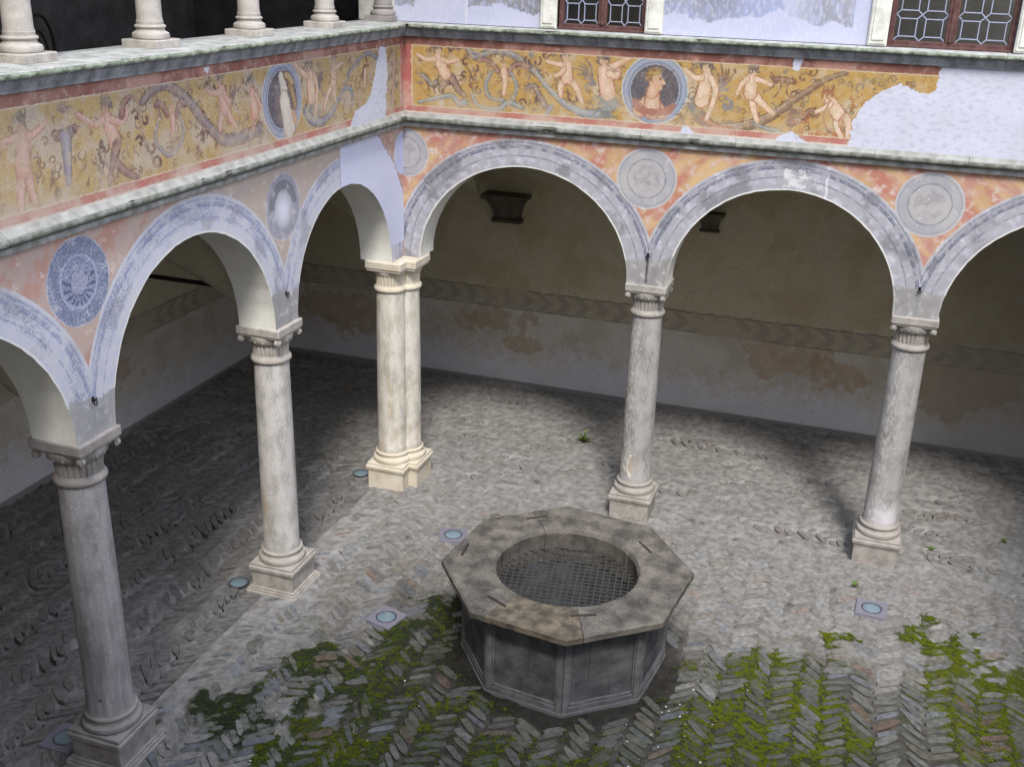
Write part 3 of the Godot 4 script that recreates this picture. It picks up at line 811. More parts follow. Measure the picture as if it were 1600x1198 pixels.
			if wing == 0 and s > 4.7 and s < 4.98 and yy > 4.38 and yy < 4.58 and fl > 0.5: col = col.lerp(srgb(226, 226, 222), 0.75)
			c.px[y * c.w + x] = col
	return c


# the wall at the back of a walk: stained plaster with a painted chevron band
func back_canvas(wing: int) -> Canvas:
	var c := Canvas.new([-4.2, -3.65][wing], 10.0, -0.05, 3.7, 80.0, NB[1])
	var blots := [[[-0.1, 1.02, 0.62, 0.3], [0.5, 0.72, 0.4, 0.12], [4.75, 1.05, 0.75, 0.3], [5.6, 0.9, 0.6, 0.28], [7.3, 1.0, 1.4, 0.42], [-2.6, 0.9, 0.8, 0.4]], [[1.0, 1.0, 0.9, 0.3], [4.0, 0.9, 1.0, 0.3]]][wing] as Array
	for y in c.h:
		var yy := c.top - (y + 0.5) / c.k
		for x in c.w:
			var s := c.s0 + (x + 0.5) / c.k
			var u := nz(0, x + 61, y + 7 + wing * 131)
			var v := nz(1, x + 3, y)
			var f := nz(2, x, y)
			var col := srgb(184, 176, 150).lerp(srgb(196, 188, 164), v).lerp(srgb(176, 160, 132), clampf((u - 0.5) * 3.0, 0.0, 0.6))
			var by := yy + (v - 0.5) * 0.03
			if by < 1.30:
				col = srgb(198, 193, 184).lerp(srgb(182, 174, 158), clampf((u - 0.4) * 3.0, 0, 1))
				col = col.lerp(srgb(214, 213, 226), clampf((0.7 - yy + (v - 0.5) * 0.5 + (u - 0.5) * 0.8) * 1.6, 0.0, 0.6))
				for b in blots:
					var d := Vector2((s - b[0]) / b[2], (yy - b[1]) / b[3]).length() + (u - 0.5) * 1.5 + (v - 0.5) * 0.7
					if d < 1.0: col = col.lerp(srgb(160, 136, 112).lerp(srgb(184, 162, 138), v), clampf((1.0 - d) * 3.0, 0, 0.6))
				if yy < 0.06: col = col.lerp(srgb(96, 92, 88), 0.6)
			elif by < 1.63:
				col = srgb(168, 159, 140).lerp(srgb(182, 173, 154), v)
				var t := fposmod(s * 3.2 + absf(by - 1.465) * 3.4, 1.0)
				if t < 0.45 and absf(by - 1.465) < 0.13: col = col.lerp(srgb(140, 133, 122), 0.45)
				if by > 1.608 or by < 1.318: col = col.lerp(srgb(112, 108, 102), 0.7)
				col = col.lerp(srgb(178, 168, 146), clampf((u - 0.46) * 4.0, 0, 0.85))
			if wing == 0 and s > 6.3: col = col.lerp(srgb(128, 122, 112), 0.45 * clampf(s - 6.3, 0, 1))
			if f > 0.66: col = col.lerp(srgb(140, 132, 120), 0.2)
			c.px[y * c.w + x] = col
	return c


# the plaster of the upper storey, patched white and grey
func upper_canvas() -> Canvas:
	var c := Canvas.new(0.1, 8.0, 5.8, 7.6, 110.0, NB[1])
	for y in c.h:
		var yy := c.top - (y + 0.5) / c.k
		for x in c.w:
			var s := c.s0 + (x + 0.5) / c.k
			var u := nz(0, x / 2 + 261, y + 97)
			var v := nz(1, x / 4 + 31, y)
			var f := nz(2, x, y)
			var r := (v - 0.5) * 0.12 + (u - 0.5) * 0.15
			var col := srgb(200, 203, 222).lerp(srgb(190, 194, 216), v)
			var grey := srgb(128, 129, 134).lerp(srgb(158, 158, 164), v).lerp(srgb(166, 174, 206), clampf((nz(1, x * 2, y * 2) - 0.55) * 4.0, 0, 0.7))
			if s < 1.9 and yy > 5.97 + r * 0.6 and not (s > 0.36 + r and s < 0.98 and yy < 6.16 + r * 0.4 + s * 0.06): col = grey
			if s < 1.9 and s > 0.98 and s < 1.0 + v * 0.02: col = srgb(206, 208, 220)
			if s > 3.2 and yy > 5.98 + r * 0.8 and s < 5.2: col = grey.lerp(srgb(170, 178, 212), 0.55 + (u - 0.5)) if s < 4.4 + r * 2.0 else col.lerp(grey, clampf((0.56 - absf(s - 5.0)) * 1.5 + r, 0, 0.7))
			if f > 0.6: col = col.lerp(srgb(212, 212, 222), 0.4)
			c.px[y * c.w + x] = col
	return c


# ------------------------------------------------------------------ the ground
func sm(a: float, b: float, x: float) -> float:
	return smoothstep(a, b, x)

const MOSS := [[7.45, 2.55, 0.85, 1.0], [8.3, 2.3, 0.9, 0.9], [7.9, 3.1, 0.8, 0.9], [5.55, 2.95, 0.7, 0.85], [5.0, 3.7, 0.75, 0.8], [5.9, 3.7, 0.5, 0.7], [5.2, 4.5, 0.8, 0.75], [1.75, 4.6, 0.95, 0.12], [1.9, 2.95, 0.5, 0.0], [2.0, 3.7, 0.7, 0.05], [2.7, 4.85, 0.7, 0.3], [3.7, 4.95, 0.6, 0.5], [0.75, 5.3, 0.5, -0.2], [1.7, 5.6, 0.7, 0.45], [7.1, 1.5, 0.35, 0.7], [1.2, 4.2, 0.5, 0.0], [6.0, 1.9, 0.3, 0.8]]

# how far the yard floor darkens towards the viewer, broken up by noise
func front_dark_at(x: float, z: float) -> float:
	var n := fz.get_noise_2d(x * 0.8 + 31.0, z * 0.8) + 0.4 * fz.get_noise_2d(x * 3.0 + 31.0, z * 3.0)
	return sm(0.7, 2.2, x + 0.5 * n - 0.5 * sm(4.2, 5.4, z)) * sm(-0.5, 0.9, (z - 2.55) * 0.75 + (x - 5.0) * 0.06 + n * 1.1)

# x: how mossy, y: how bright and yellow that moss is
func moss_at(x: float, z: float) -> Vector2:
	var wx := 0.55 * fz.get_noise_2d(x * 1.3 + 11.0, z * 1.3)
	var wz := 0.55 * fz.get_noise_2d(x * 1.3, z * 1.3 + 61.0)
	var m := 0.0
	var b := 0.0
	for q in MOSS:
		var d: float = Vector2(x + wx - q[0], z + wz - q[1]).length() / q[2]
		if d < 1.3:
			var k := 1.0 - sm(0.35, 1.3, d)
			m = maxf(m, k)
			b += k * q[3]
	var n := fz.get_noise_2d(x * 1.7, z * 1.7) + 0.6 * fz.get_noise_2d(x * 6.0 + 40.0, z * 6.0)
	return Vector2(clampf(m * 1.25 + n * 0.95 - 0.40, 0.0, 1.0), clampf(b + n * 0.55, 0.0, 1.0))

# how far mortar or cement drowns the stones
func smear_at(x: float, z: float) -> float:
	var n := fz.get_noise_2d(x * 1.1 + 9.0, z * 1.1)
	var n2 := fz.get_noise_2d(x * 4.0, z * 4.0 + 50.0)
	var s := 0.0
	if x > -0.1 and z > -0.1:
		s = maxf(s, (1.0 - sm(0.22 + 0.2 * n, 0.75 + 0.2 * n, x)) * sm(0.4, 1.4, z) * (1.0 - sm(5.2, 6.0, z)))
		s = maxf(s, (1.0 - sm(0.1, 0.4, x)) * 0.7)
		s = maxf(s, (1.0 - sm(0.1, 1.3, z)) * 0.75)
		s = maxf(s, 1.0 - sm(0.2 + 0.15 * n, 0.6 + 0.15 * n, z))
		s = maxf(s, (1.0 - sm(0.5, 2.2, Vector2(x - 0.7, z - 0.9).length())) * 0.6)
		s = maxf(s, 1.0 - sm(0.1, 0.34, Vector2(x - 1.3, z - 5.05).length() + n2 * 0.12))
		s = maxf(s, (1.0 - sm(0.1, 0.5, absf(z - 1.9 - 0.1 * (x - 7.0)))) * sm(6.6, 7.4, x) * 0.6)
		s += n * 0.5 + n2 * 0.15
	else:
		s = 0.42 + n * 0.6 + n2 * 0.2
		if z < 0.0 and x > -0.1: s += 0.46
		elif z < 0.5: s += 0.25
	return clampf(s, 0.0, 1.0)

func ground_y(x: float, z: float) -> float:
	var n := fz.get_noise_2d(x * 9.0, z * 9.0)
	var big := fz.get_noise_2d(x * 0.9, z * 0.9)
	var y := -0.014 + 0.006 * n + 0.008 * big + 0.024 * smear_at(x, z)
	var m := moss_at(x, z)
	y += (0.012 + 0.010 * (1.0 - m.y)) * m.x
	if x > 0.0 and z > 0.0: y -= 0.012 * front_dark_at(x, z) * (1.0 - m.x)
	if x < -0.1 or z < -0.1:
		# open joints along a few worn rows
		var across := x if z > -0.1 * x - 0.1 and x < -0.1 else z
		var along := z if across == x else x
		var row := absf(fposmod(across + 0.05 * fz.get_noise_2d(along * 0.8, across), 0.54) - 0.27)
		var lo := -0.14 if across == x else 0.06
		var gap := (1.0 - sm(0.09, 0.19, row)) * sm(lo, lo + 0.22, fz.get_noise_2d(along * 0.7 + 20.0, across * 1.2) + 0.5 * fz.get_noise_2d(along * 3.0, across * 3.0))
		y -= 0.048 * gap
	return y

func ground_color(x: float, z: float, cloister: bool) -> Color:
	var n := fz.get_noise_2d(x * 3.0 + 5.0, z * 3.0)
	var n2 := fz.get_noise_2d(x * 14.0, z * 14.0 + 3.0)
	var c := Color(0.30, 0.288, 0.262).lerp(Color(0.42, 0.405, 0.38), clampf(0.5 + n * 1.1, 0, 1))
	if cloister:
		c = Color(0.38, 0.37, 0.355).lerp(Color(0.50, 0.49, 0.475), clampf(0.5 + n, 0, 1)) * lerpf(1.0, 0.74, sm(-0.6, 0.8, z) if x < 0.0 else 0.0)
	var s := smear_at(x, z)
	c = c.lerp(Color(0.54, 0.535, 0.525), clampf(s - 0.15, 0, 1) * 0.75)
	var lime := 0.0
	if not cloister:
		# lime washed out along the kerb and round the plinths
		lime = (1.0 - sm(0.0, 0.35, absf(x - 0.28 - 0.15 * n))) * sm(0.9, 2.2, z) * (1.0 - sm(3.2, 4.2, z)) * 0.6
		lime = maxf(lime, (1.0 - sm(0.05, 0.3, Vector2(x - 3.6, z - 0.25).length())) * 0.9)
		lime = maxf(lime, (1.0 - sm(0.1, 0.6, Vector2(x - 0.75, z - 0.75).length())) * 0.7)
		lime = maxf(lime, sm(0.25, 0.5, n2 + n * 0.4) * (1.0 - sm(1.0, 2.4, z)) * 0.55)
		lime = maxf(lime, sm(0.1, 0.4, n2) * sm(6.6, 7.4, x) * (1.0 - sm(0.2, 0.6, absf(z - 1.75))) * 0.8)
	c = c.lerp(Color(0.58, 0.57, 0.57), lime)
	var m := moss_at(x, z)
	var green := Color(0.03, 0.045, 0.024).lerp(Color(0.12, 0.15, 0.014), m.y)
	c = c.lerp(green.lerp(Color(0.06, 0.05, 0.03), clampf(n2 + 0.1, 0, 0.6)), clampf(m.x * 1.5, 0, 0.96))
	if not cloister:
		c = c.lerp(Color(0.075, 0.07, 0.058), front_dark_at(x, z) * 0.8 * (1.0 - 0.8 * lime))
		var wet := 1.0 - sm(0.0, 0.35, Vector2(x - WELL.x, z - WELL.z).length() - 1.1)
		c = c.lerp(Color(0.04, 0.038, 0.034), wet * 0.75)
	return c * (1.0 + 0.25 * n2)

func heightfield(x0: float, x1: float, z0: float, z1: float, step: float, cloister: bool, hole := false) -> ArrayMesh:
	var nx := int((x1 - x0) / step) + 1
	var nzz := int((z1 - z0) / step) + 1
	var v := PackedVector3Array()
	var nn := PackedVector3Array()
	var cc := PackedColorArray()
	var H := PackedFloat32Array()
	H.resize((nx + 1) * (nzz + 1))
	for j in nzz + 1:
		for i in nx + 1:
			H[j * (nx + 1) + i] = ground_y(x0 + (x1 - x0) * i / nx, z0 + (z1 - z0) * j / nzz)
	for j in nzz + 1:
		for i in nx + 1:
			var x := x0 + (x1 - x0) * i / nx
			var z := z0 + (z1 - z0) * j / nzz
			var h := H[j * (nx + 1) + i]
			v.append(Vector3(x, h, z))
			var hx := H[j * (nx + 1) + mini(i + 1, nx)] - H[j * (nx + 1) + maxi(i - 1, 0)]
			var hz := H[mini(j + 1, nzz) * (nx + 1) + i] - H[maxi(j - 1, 0) * (nx + 1) + i]
			nn.append(Vector3(-hx, 2.0 * step, -hz).normalized())
			cc.append(ground_color(x, z, cloister))
	var idx := PackedInt32Array()
	for j in nzz:
		for i in nx:
			if hole:
				var x := x0 + (x1 - x0) * (i + 0.5) / nx
				var z := z0 + (z1 - z0) * (j + 0.5) / nzz
				if Vector2(x - WELL.x, z - WELL.z).length() < 0.8: continue
			var a := j * (nx + 1) + i
			var b := a + nx + 1
			idx.append_array([a, a + 1, b, a + 1, b + 1, b])
	var arr := []
	arr.resize(Mesh.ARRAY_MAX)
	arr[Mesh.ARRAY_VERTEX] = v
	arr[Mesh.ARRAY_NORMAL] = nn
	arr[Mesh.ARRAY_COLOR] = cc
	arr[Mesh.ARRAY_INDEX] = idx
	var m := ArrayMesh.new()
	m.add_surface_from_arrays(Mesh.PRIMITIVE_TRIANGLES, arr)
	return m

# a laid stone of unit length and width: [vertices, normals, indices]
func stone_shape(k: int) -> Array:
	var r := RandomNumberGenerator.new()
	r.seed = 100 + k
	var n := 10
	var outline := []
	for i in n:
		var a := TAU * i / n + r.randf_range(-0.12, 0.12)
		var e := r.randf_range(0.4, 1.0)
		outline.append(Vector2(signf(cos(a)) * pow(absf(cos(a)), e) * 0.5 * r.randf_range(0.84, 1.06), signf(sin(a)) * pow(absf(sin(a)), r.randf_range(0.5, 1.1)) * 0.5 * r.randf_range(0.8, 1.1)))
	var rings := [[1.0, -0.08], [1.0, -0.004], [0.95, 0.004], [0.74, 0.008]]
	var v := PackedVector3Array()
	for q in rings:
		for o in outline:
			v.append(Vector3(o.x * q[0], q[1] + (r.randf_range(-0.0025, 0.0025) if q[1] > 0.0 else 0.0), o.y * q[0]))
	v.append(Vector3(0, 0.010, 0))
	var idx := PackedInt32Array()
	for q in rings.size() - 1:
		for i in n:
			var a := q * n + i
			var b := q * n + (i + 1) % n
			idx.append_array([a, a + n, b, b, a + n, b + n])
	for i in n:
		idx.append_array([3 * n + i, 4 * n, 3 * n + (i + 1) % n])
	var nn := PackedVector3Array()
	nn.resize(v.size())
	for i in range(0, idx.size(), 3):
		var f := (v[idx[i + 2]] - v[idx[i]]).cross(v[idx[i + 1]] - v[idx[i]])
		# a stone is about 0.3 by 0.1 m: weigh the normal by that
		f = Vector3(f.x / 0.3, f.y / 0.03, f.z / 0.1)
		for j in 3: nn[idx[i + j]] += f
	for i in nn.size(): nn[i] = nn[i].normalized()
	return [v, nn, idx]

var shapes := []
var shape_meshes := []

# rows of stones set aslant, every other row leaning the other way. axis 0: the rows run along z; 1: along x
func lay(x0: float, x1: float, z0: float, z1: float, axis: int, row_w: float, pitch: float, lean: float) -> Array:
	var out := []
	var a0 := x0 if axis == 0 else z0
	var a1 := x1 if axis == 0 else z1
	var b0 := z0 if axis == 0 else x0
	var b1 := z1 if axis == 0 else x1
	var k := 0
	var a := a0 + row_w * 0.5
	while a < a1:
		var b := b0 + rng.randf() * pitch
		while b < b1:
			var drift := 0.10 * fz.get_noise_2d(b * 0.35, a * 0.2 + axis * 30.0)
			var aa := a + drift + rng.randf_range(-0.012, 0.012)
			var x := aa if axis == 0 else b
			var z := b if axis == 0 else aa
			var tilt := lean + 14.0 * fz.get_noise_2d(x * 0.5 + 70.0, z * 0.5)
			var ang := deg_to_rad((tilt if k % 2 == 0 else -tilt - 6.0) + rng.randf_range(-9, 9) + (20.0 * fz.get_noise_2d(x * 0.4, z * 0.4 + 80.0)))
			if axis == 1: ang += PI * 0.5
			var len := row_w * rng.randf_range(0.92, 1.36)
			var wid := pitch * rng.randf_range(0.5, 0.92)
			var d := Vector2(x - WELL.x, z - WELL.z).length()
			if d > 1.16 and x > x0 and x < x1 and z > z0 and z < z1:
				out.append([x, z, ang, len, wid, rng.randi() % 8])
			b += pitch * rng.randf_range(0.8, 1.3)
		a += row_w
		k += 1
	return out

func stone_color(x: float, z: float, cloister: bool) -> Color:
	var g := rng.randf_range(0.25, 0.45)
	var c := Color(g, g * 0.98, g * 0.935)
	var t := rng.randf()
	if t < 0.05: c = Color(0.36, 0.27, 0.22)
	elif t < 0.16: c = Color(0.34, 0.315, 0.27)
	elif t < 0.28: c = Color(g * 0.92, g * 0.97, g * 1.03)
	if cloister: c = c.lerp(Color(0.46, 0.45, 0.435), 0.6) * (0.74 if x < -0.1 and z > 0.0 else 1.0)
	else:
		var m := moss_at(x, z)
		c = c.lerp(c * 0.5 + Color(0.0, 0.004, 0.0), front_dark_at(x, z) * 0.8)
		c = c.lerp(Color(0.06, 0.075, 0.03), m.x * 0.5)
		c = c.lerp(Color(0.54, 0.525, 0.505), (1.0 - sm(0.8, 2.8, z)) * 0.5)
	return c

func stone_place(s: Array, lift: float) -> Transform3D:
	var b := Basis(Vector3.UP, s[2]) * Basis(Vector3(1, 0, 0), rng.randf_range(-0.06, 0.06)) * Basis(Vector3(0, 0, 1), rng.randf_range(-0.03, 0.03))
	b = b.scaled_local(Vector3(s[3], rng.randf_range(0.9, 1.4), s[4]))
	return Transform3D(b, Vector3(s[0], lift + rng.randf_range(-0.012, 0.007), s[1]))

func pave(parent: Node3D, stones: Array, cloister: bool, most: int):
	var eye := cam.position
	var keyed := []
	for s in stones:
		var p := Vector3(s[0], 0, s[1])
		var q := cam.transform.affine_inverse() * p
		var seen: bool = q.z < 0.0 and absf(q.x / q.z) < 0.485 and absf(q.y / q.z) < 0.365
		var buried: float = clampf(ground_y(s[0], s[1]) + 0.004, 0.0, 0.02)
		var d: float = eye.distance_squared_to(p)
		keyed.append([d * (1.0 if seen else 8.0) * (1.0 + buried * 120.0), s])
	keyed.sort_custom(func(a, b): return a[0] < b[0])
	var mats := []
	for i in 24:
		var m: StandardMaterial3D = M.paving.duplicate()
		m.vertex_color_use_as_albedo = false
		mats.append(m)
	var tones := []
	for i in 24:
		var at: Array = keyed[int(float(i) * mini(most, keyed.size()) / 24.0)][1]
		var c := stone_color(at[0], at[1], cloister)
		tones.append(c)
		mats[i].albedo_color = c.linear_to_srgb()
	var V := PackedVector3Array()
	var N := PackedVector3Array()
	var C := PackedColorArray()
	var I := PackedInt32Array()
	for i in keyed.size():
		var s: Array = keyed[i][1]
		var tr := stone_place(s, (-0.006 if s[1] < 0.0 else -0.002) if cloister else 0.0)
		var c := stone_color(s[0], s[1], cloister)
		if i < most:
			var best := 0
			var bd := 9.0
			for k in 24:
				var t: Color = tones[k]
				var dd := absf(t.r - c.r) + absf(t.g - c.g) + absf(t.b - c.b)
				if dd < bd:
					bd = dd
					best = k
			var o := part_fast("paving_stone", i, shape_meshes[s[5]], mats[best], parent)
			o.transform = tr
		else:
			var sh: Array = shapes[s[5]]
			var base := V.size()
			var nb := tr.basis.inverse().transposed()
			for k in sh[0].size():
				V.append(tr * sh[0][k])
				N.append((Basis(Vector3.UP, s[2]) * sh[1][k]).normalized())
				C.append(c)
			for k in sh[2]: I.append(base + k)
	if I.size():
		var arr := []
		arr.resize(Mesh.ARRAY_MAX)
		arr[Mesh.ARRAY_VERTEX] = V
		arr[Mesh.ARRAY_NORMAL] = N
		arr[Mesh.ARRAY_COLOR] = C
		arr[Mesh.ARRAY_INDEX] = I
		var m := ArrayMesh.new()
		m.add_surface_from_arrays(Mesh.PRIMITIVE_TRIANGLES, arr)
		part("small_paving_stones", m, M.paving, parent).set_meta("kind", "stuff")

func make_ground():
	M.paving = mat(M.stone_tex, 1.6, Color.WHITE, 0.85, 0.6)
	M.paving.vertex_color_use_as_albedo = true
	M.mortar = mat(M.stone_tex, 0.9, Color.WHITE, 0.95, 1.0)
	M.mortar.vertex_color_use_as_albedo = true
	for k in 8:
		var s := stone_shape(k)
		shapes.append(s)
		var arr := []
		arr.resize(Mesh.ARRAY_MAX)
		arr[Mesh.ARRAY_VERTEX] = s[0]
		arr[Mesh.ARRAY_NORMAL] = s[1]
		arr[Mesh.ARRAY_INDEX] = s[2]
		var m := ArrayMesh.new()
		m.add_surface_from_arrays(Mesh.PRIMITIVE_TRIANGLES, arr)
		shape_meshes.append(m)
	# the earth under everything
	var g := structure("ground")
	var mb := MB.new()
	mb.quad(Vector3(-60, -0.16, -60), Vector3(60, -0.16, -60), Vector3(60, -0.16, 60), Vector3(-60, -0.16, 60), Vector3.UP)
	part("earth", mb.done(), plain(Color(0.09, 0.085, 0.08).linear_to_srgb(), 0.95), g)
	var yard := structure("courtyard_floor")
	part("mortar_bed", heightfield(-0.08, 9.5, -0.08, 7.4, 0.026, false, true), M.mortar, yard)
	part("far_mortar_bed", heightfield(-0.08, 9.5, 7.4, 13.0, 0.15, false), M.mortar, yard)
	pave(yard, lay(0.0, 9.0, 0.02, 7.3, 0, 0.245, 0.108, 36.0), false, 300)
	var left := structure("cloister_floor")
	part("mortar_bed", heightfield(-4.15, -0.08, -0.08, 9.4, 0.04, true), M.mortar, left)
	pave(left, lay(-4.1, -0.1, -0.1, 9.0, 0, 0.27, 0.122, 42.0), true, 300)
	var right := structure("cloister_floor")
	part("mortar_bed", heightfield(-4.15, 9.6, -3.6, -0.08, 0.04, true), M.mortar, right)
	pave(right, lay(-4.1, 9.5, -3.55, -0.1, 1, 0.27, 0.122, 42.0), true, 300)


func make_moss():
	# a cushion of short blades, many times over
	var mb := MB.new()
	for k in 6:
		var a := TAU * k / 6.0
		var u := Vector3(cos(a), 0, sin(a))
		var v := Vector3(-sin(a), 0, cos(a))
		mb.tri(u * 0.001 - v * 0.0026, u * 0.001 + v * 0.0026, u * 0.006 + Vector3.UP * 0.0065, u + Vector3.UP)
	mb.tri(Vector3(-0.003, 0, 0), Vector3(0.003, 0, 0), Vector3(0, 0.009, 0.001), Vector3.BACK)
	var mesh := mb.done()
	var pts := []
	var cols := []
	var tries := 0
	while pts.size() < 90000 and tries < 420000:
		tries += 1
		var q: Array = MOSS[rng.randi() % MOSS.size()]
		var x: float = q[0] + rng.randf_range(-1.3, 1.3) * q[2]
		var z: float = q[1] + rng.randf_range(-1.3, 1.3) * q[2]
		if x < 0.1 or z < 0.9 or Vector2(x - WELL.x, z - WELL.z).length() < 1.12: continue
		var m := moss_at(x, z)
		if rng.randf() > (m.x * 1.15 - 0.12) * (0.35 + 0.75 * m.y): continue
		var n := fz.get_noise_2d(x * 11.0, z * 11.0)
		if n < rng.randf_range(-0.3, 0.15): continue
		var h := ground_y(x, z) + 0.001
		var b := Basis(Vector3.UP, rng.randf() * TAU) * Basis(Vector3.RIGHT, rng.randf_range(-0.4, 0.4))
		pts.append(Transform3D(b.scaled(Vector3.ONE * rng.randf_range(0.8, 1.7)), Vector3(x, maxf(h, -0.004), z)))
		var c := Color(0.04, 0.06, 0.026).lerp(Color(0.155, 0.185, 0.012), clampf(m.y + n * 0.8 + rng.randf_range(-0.3, 0.25), 0, 1))
		cols.append(c)
	var mm := MultiMesh.new()
	mm.transform_format = MultiMesh.TRANSFORM_3D
	mm.use_colors = true
	mm.mesh = mesh
	mm.instance_count = pts.size()
	for i in pts.size():
		mm.set_instance_transform(i, pts[i])
		mm.set_instance_color(i, cols[i])
	var m := plain(Color.WHITE, 0.95)
	m.vertex_color_use_as_albedo = true
	var o := MultiMeshInstance3D.new()
	o.multimesh = mm
	o.material_override = m
	o.name = numbered("moss")
	add_child(o)
	tag(o, "green and yellow moss growing over the joints of the courtyard paving", "moss")
	o.set_meta("kind", "stuff")
	# pale crumbs of fallen plaster round the well
	var cb := MB.new()
	for i in 44:
		var a := rng.randf() * TAU
		var r := rng.randf_range(1.25, 2.4)
		var p := WELL + Vector3(cos(a) * r, 0, sin(a) * r)
		if i < 22: p = Vector3(rng.randf_range(4.2, 5.0), 0, rng.randf_range(3.3, 5.2))
		if i >= 22 and i < 28: p = Vector3(rng.randf_range(0.8, 3.0), 0, rng.randf_range(4.4, 6.0))
		p.y = maxf(ground_y(p.x, p.z), 0.006) + 0.004
		var e := rng.randf_range(0.003, 0.008)
		cb.box(-Vector3.ONE * e, Vector3(e * 1.4, e * 0.7, e), 0.002, Transform3D(Basis(Vector3.UP, rng.randf() * TAU), p))
	var ob := part("plaster_crumbs", cb.done(), plain(srgb(206, 205, 202)), self)
	tag(ob, "tiny white crumbs of plaster scattered over the mossy paving round the well", "crumbs")
	ob.set_meta("kind", "stuff")


# ------------------------------------------------------------------ walls, arches, mouldings
func arcade(wing: int) -> Node3D:
	var o := thing("arcade_wall", ["arcade wall with a bright ochre frieze, a laurel-crowned profile roundel and orange marbled spandrels", "arcade wall with a pale worn frieze, a blue-ringed oval bust and slate-blue shell roundels"][wing], "wall")
	var arcs: Array = ARCS[wing]
	var end: float = ENDS[wing]
	var start: float = 0.21 if wing == 0 else -0.21
	var sc := spandrel_canvas(wing)
	var u0 := sc.s0
	var ul := sc.w / sc.k
	var vt := sc.top
	var vl := sc.h / sc.k
	var uv := func(s: float, y: float): return Vector2((s - u0) / ul, (vt - y) / vl)
	var out := W(wing, 0, 0, 1)
	# stations of the lower edge
	var st := [[start, SPRING]]
	for a in arcs:
		var c: float = (a[0] + a[1]) * 0.5
		var hw: float = (a[1] - a[0]) * 0.5
		for i in 57:
			var t := PI * i / 56.0
			var j := 0.006 * fx.get_noise_2d(i * 37.0 + c * 100.0, wing * 70.0) if i > 0 and i < 56 else 0.0
			st.append([c - hw * cos(t) * (1.0 + j), SPRING + a[2] * sin(t) * (1.0 + j)])
	st.append([end, SPRING])
	var front := MB.new()
	var back := MB.new()
	var under := MB.new()
	for i in range(st.size() - 1):
		var a: Array = st[i]
		var b: Array = st[i + 1]
		var p := W(wing, a[0], a[1], FACE)
		var q := W(wing, b[0], b[1], FACE)
		front.quad(p, q, W(wing, b[0], 4.71, FACE), W(wing, a[0], 4.71, FACE), out, -1, uv.call(a[0], a[1]), uv.call(b[0], b[1]), uv.call(b[0], 4.71), uv.call(a[0], 4.71))
		back.quad(W(wing, a[0], a[1], -FACE), W(wing, b[0], b[1], -FACE), W(wing, b[0], 4.71, -FACE), W(wing, a[0], 4.71, -FACE), -out)
		if a[1] == SPRING and b[1] == SPRING:
			back.quad(p, q, W(wing, b[0], b[1], -FACE), W(wing, a[0], a[1], -FACE), Vector3.DOWN)
	part("spandrel_wall", front.done(), painted(sc, srgb(236, 234, 236)), o)
	part("inner_face", back.done(), M.vault, o)
	var k := 0
	for a in arcs:
		var mb := MB.new()
		for i in 56:
			var p: Array = st[1 + k * 57 + i]
			var q: Array = st[2 + k * 57 + i]
			var c := W(wing, (a[0] + a[1]) * 0.5, SPRING - 0.2, 0)
			var m := W(wing, (p[0] + q[0]) * 0.5, (p[1] + q[1]) * 0.5, 0)
			mb.quad(W(wing, p[0], p[1], FACE), W(wing, q[0], q[1], FACE), W(wing, q[0], q[1], -FACE), W(wing, p[0], p[1], -FACE), c - m, 1)
		part("arch_soffit", mb.done(), M.soffit, o)
		k += 1
	# frieze
	var fc := frieze_canvas(wing)
	var fw := fc.w / fc.k
	var fh := fc.h / fc.k
	var fm := MB.new()
	var n := 40
	for i in n:
		var a: float = lerpf(0.24, end, float(i) / n)
		var b: float = lerpf(0.24, end, float(i + 1) / n)
		var f := func(s: float, y: float): return Vector2((s - fc.s0) / fw, (fc.top - y) / fh)
		fm.quad(W(wing, a, 4.71, 0.24), W(wing, b, 4.71, 0.24), W(wing, b, 5.74, 0.24), W(wing, a, 5.74, 0.24), out, -1, f.call(a, 4.71), f.call(b, 4.71), f.call(b, 5.74), f.call(a, 5.74))
	part("frieze", fm.done(), painted(fc, srgb(228, 226, 224)), o)
	var core := MB.new()
	var lo := W(wing, 0.236 if wing == 0 else -0.235, 4.715, -0.235)
	var hi := W(wing, end, 5.735, 0.236)
	core.box(lo, hi, 0.001)
	part("wall_core", core.done(), M.vault, o)
	# string course and sill, laid in blocks
	var string := [Vector2(0, 4.70), Vector2(0.04, 4.70), Vector2(0.046, 4.715), Vector2(0.05, 4.752), Vector2(0.0, 4.753)]
	var roll := [Vector2(0.0, 4.7535), Vector2(0.066, 4.7535), Vector2(0.07, 4.763), Vector2(0.088, 4.768), Vector2(0.099, 4.780), Vector2(0.100, 4.798), Vector2(0.094, 4.812), Vector2(0.085, 4.818)]
	var wash := [Vector2(0.085, 4.818), Vector2(0.078, 4.826), Vector2(0.058, 4.84), Vector2(0.04, 4.862), Vector2(0.0, 4.88)]
	var s := 0.21 if wing == 0 else 0.21
	var i := 0
	while s < end - 0.1:
		var l := minf([1.62, 1.28, 1.05, 1.44, 0.92, 1.5][(i + wing * 2) % 6], end - s)
		var e0: float = s + l - 0.004
		var sb := part("string_course_block", sweep(wing, 0.212, string, s, e0, 0.03, i == 0), M.string, o)
		part("roll_moulding", sweep(wing, 0.212, roll, s, e0, 0.025, i == 0, [3, 4, 5], 0.05, i + wing * 9), M.roll, sb)
		part("weathered_top", sweep(wing, 0.212, wash, s, e0, 0.025, i == 0, [0], 0.05, i + wing * 9), M.wash, sb)
		s += l
		i += 1
	var sill := [Vector2(-0.46, 5.725), Vector2(0.0, 5.725), Vector2(0.03, 5.727), Vector2(0.036, 5.745), Vector2(0.05, 5.77), Vector2(0.064, 5.80), Vector2(0.07, 5.824), Vector2(0.0, 5.825)]
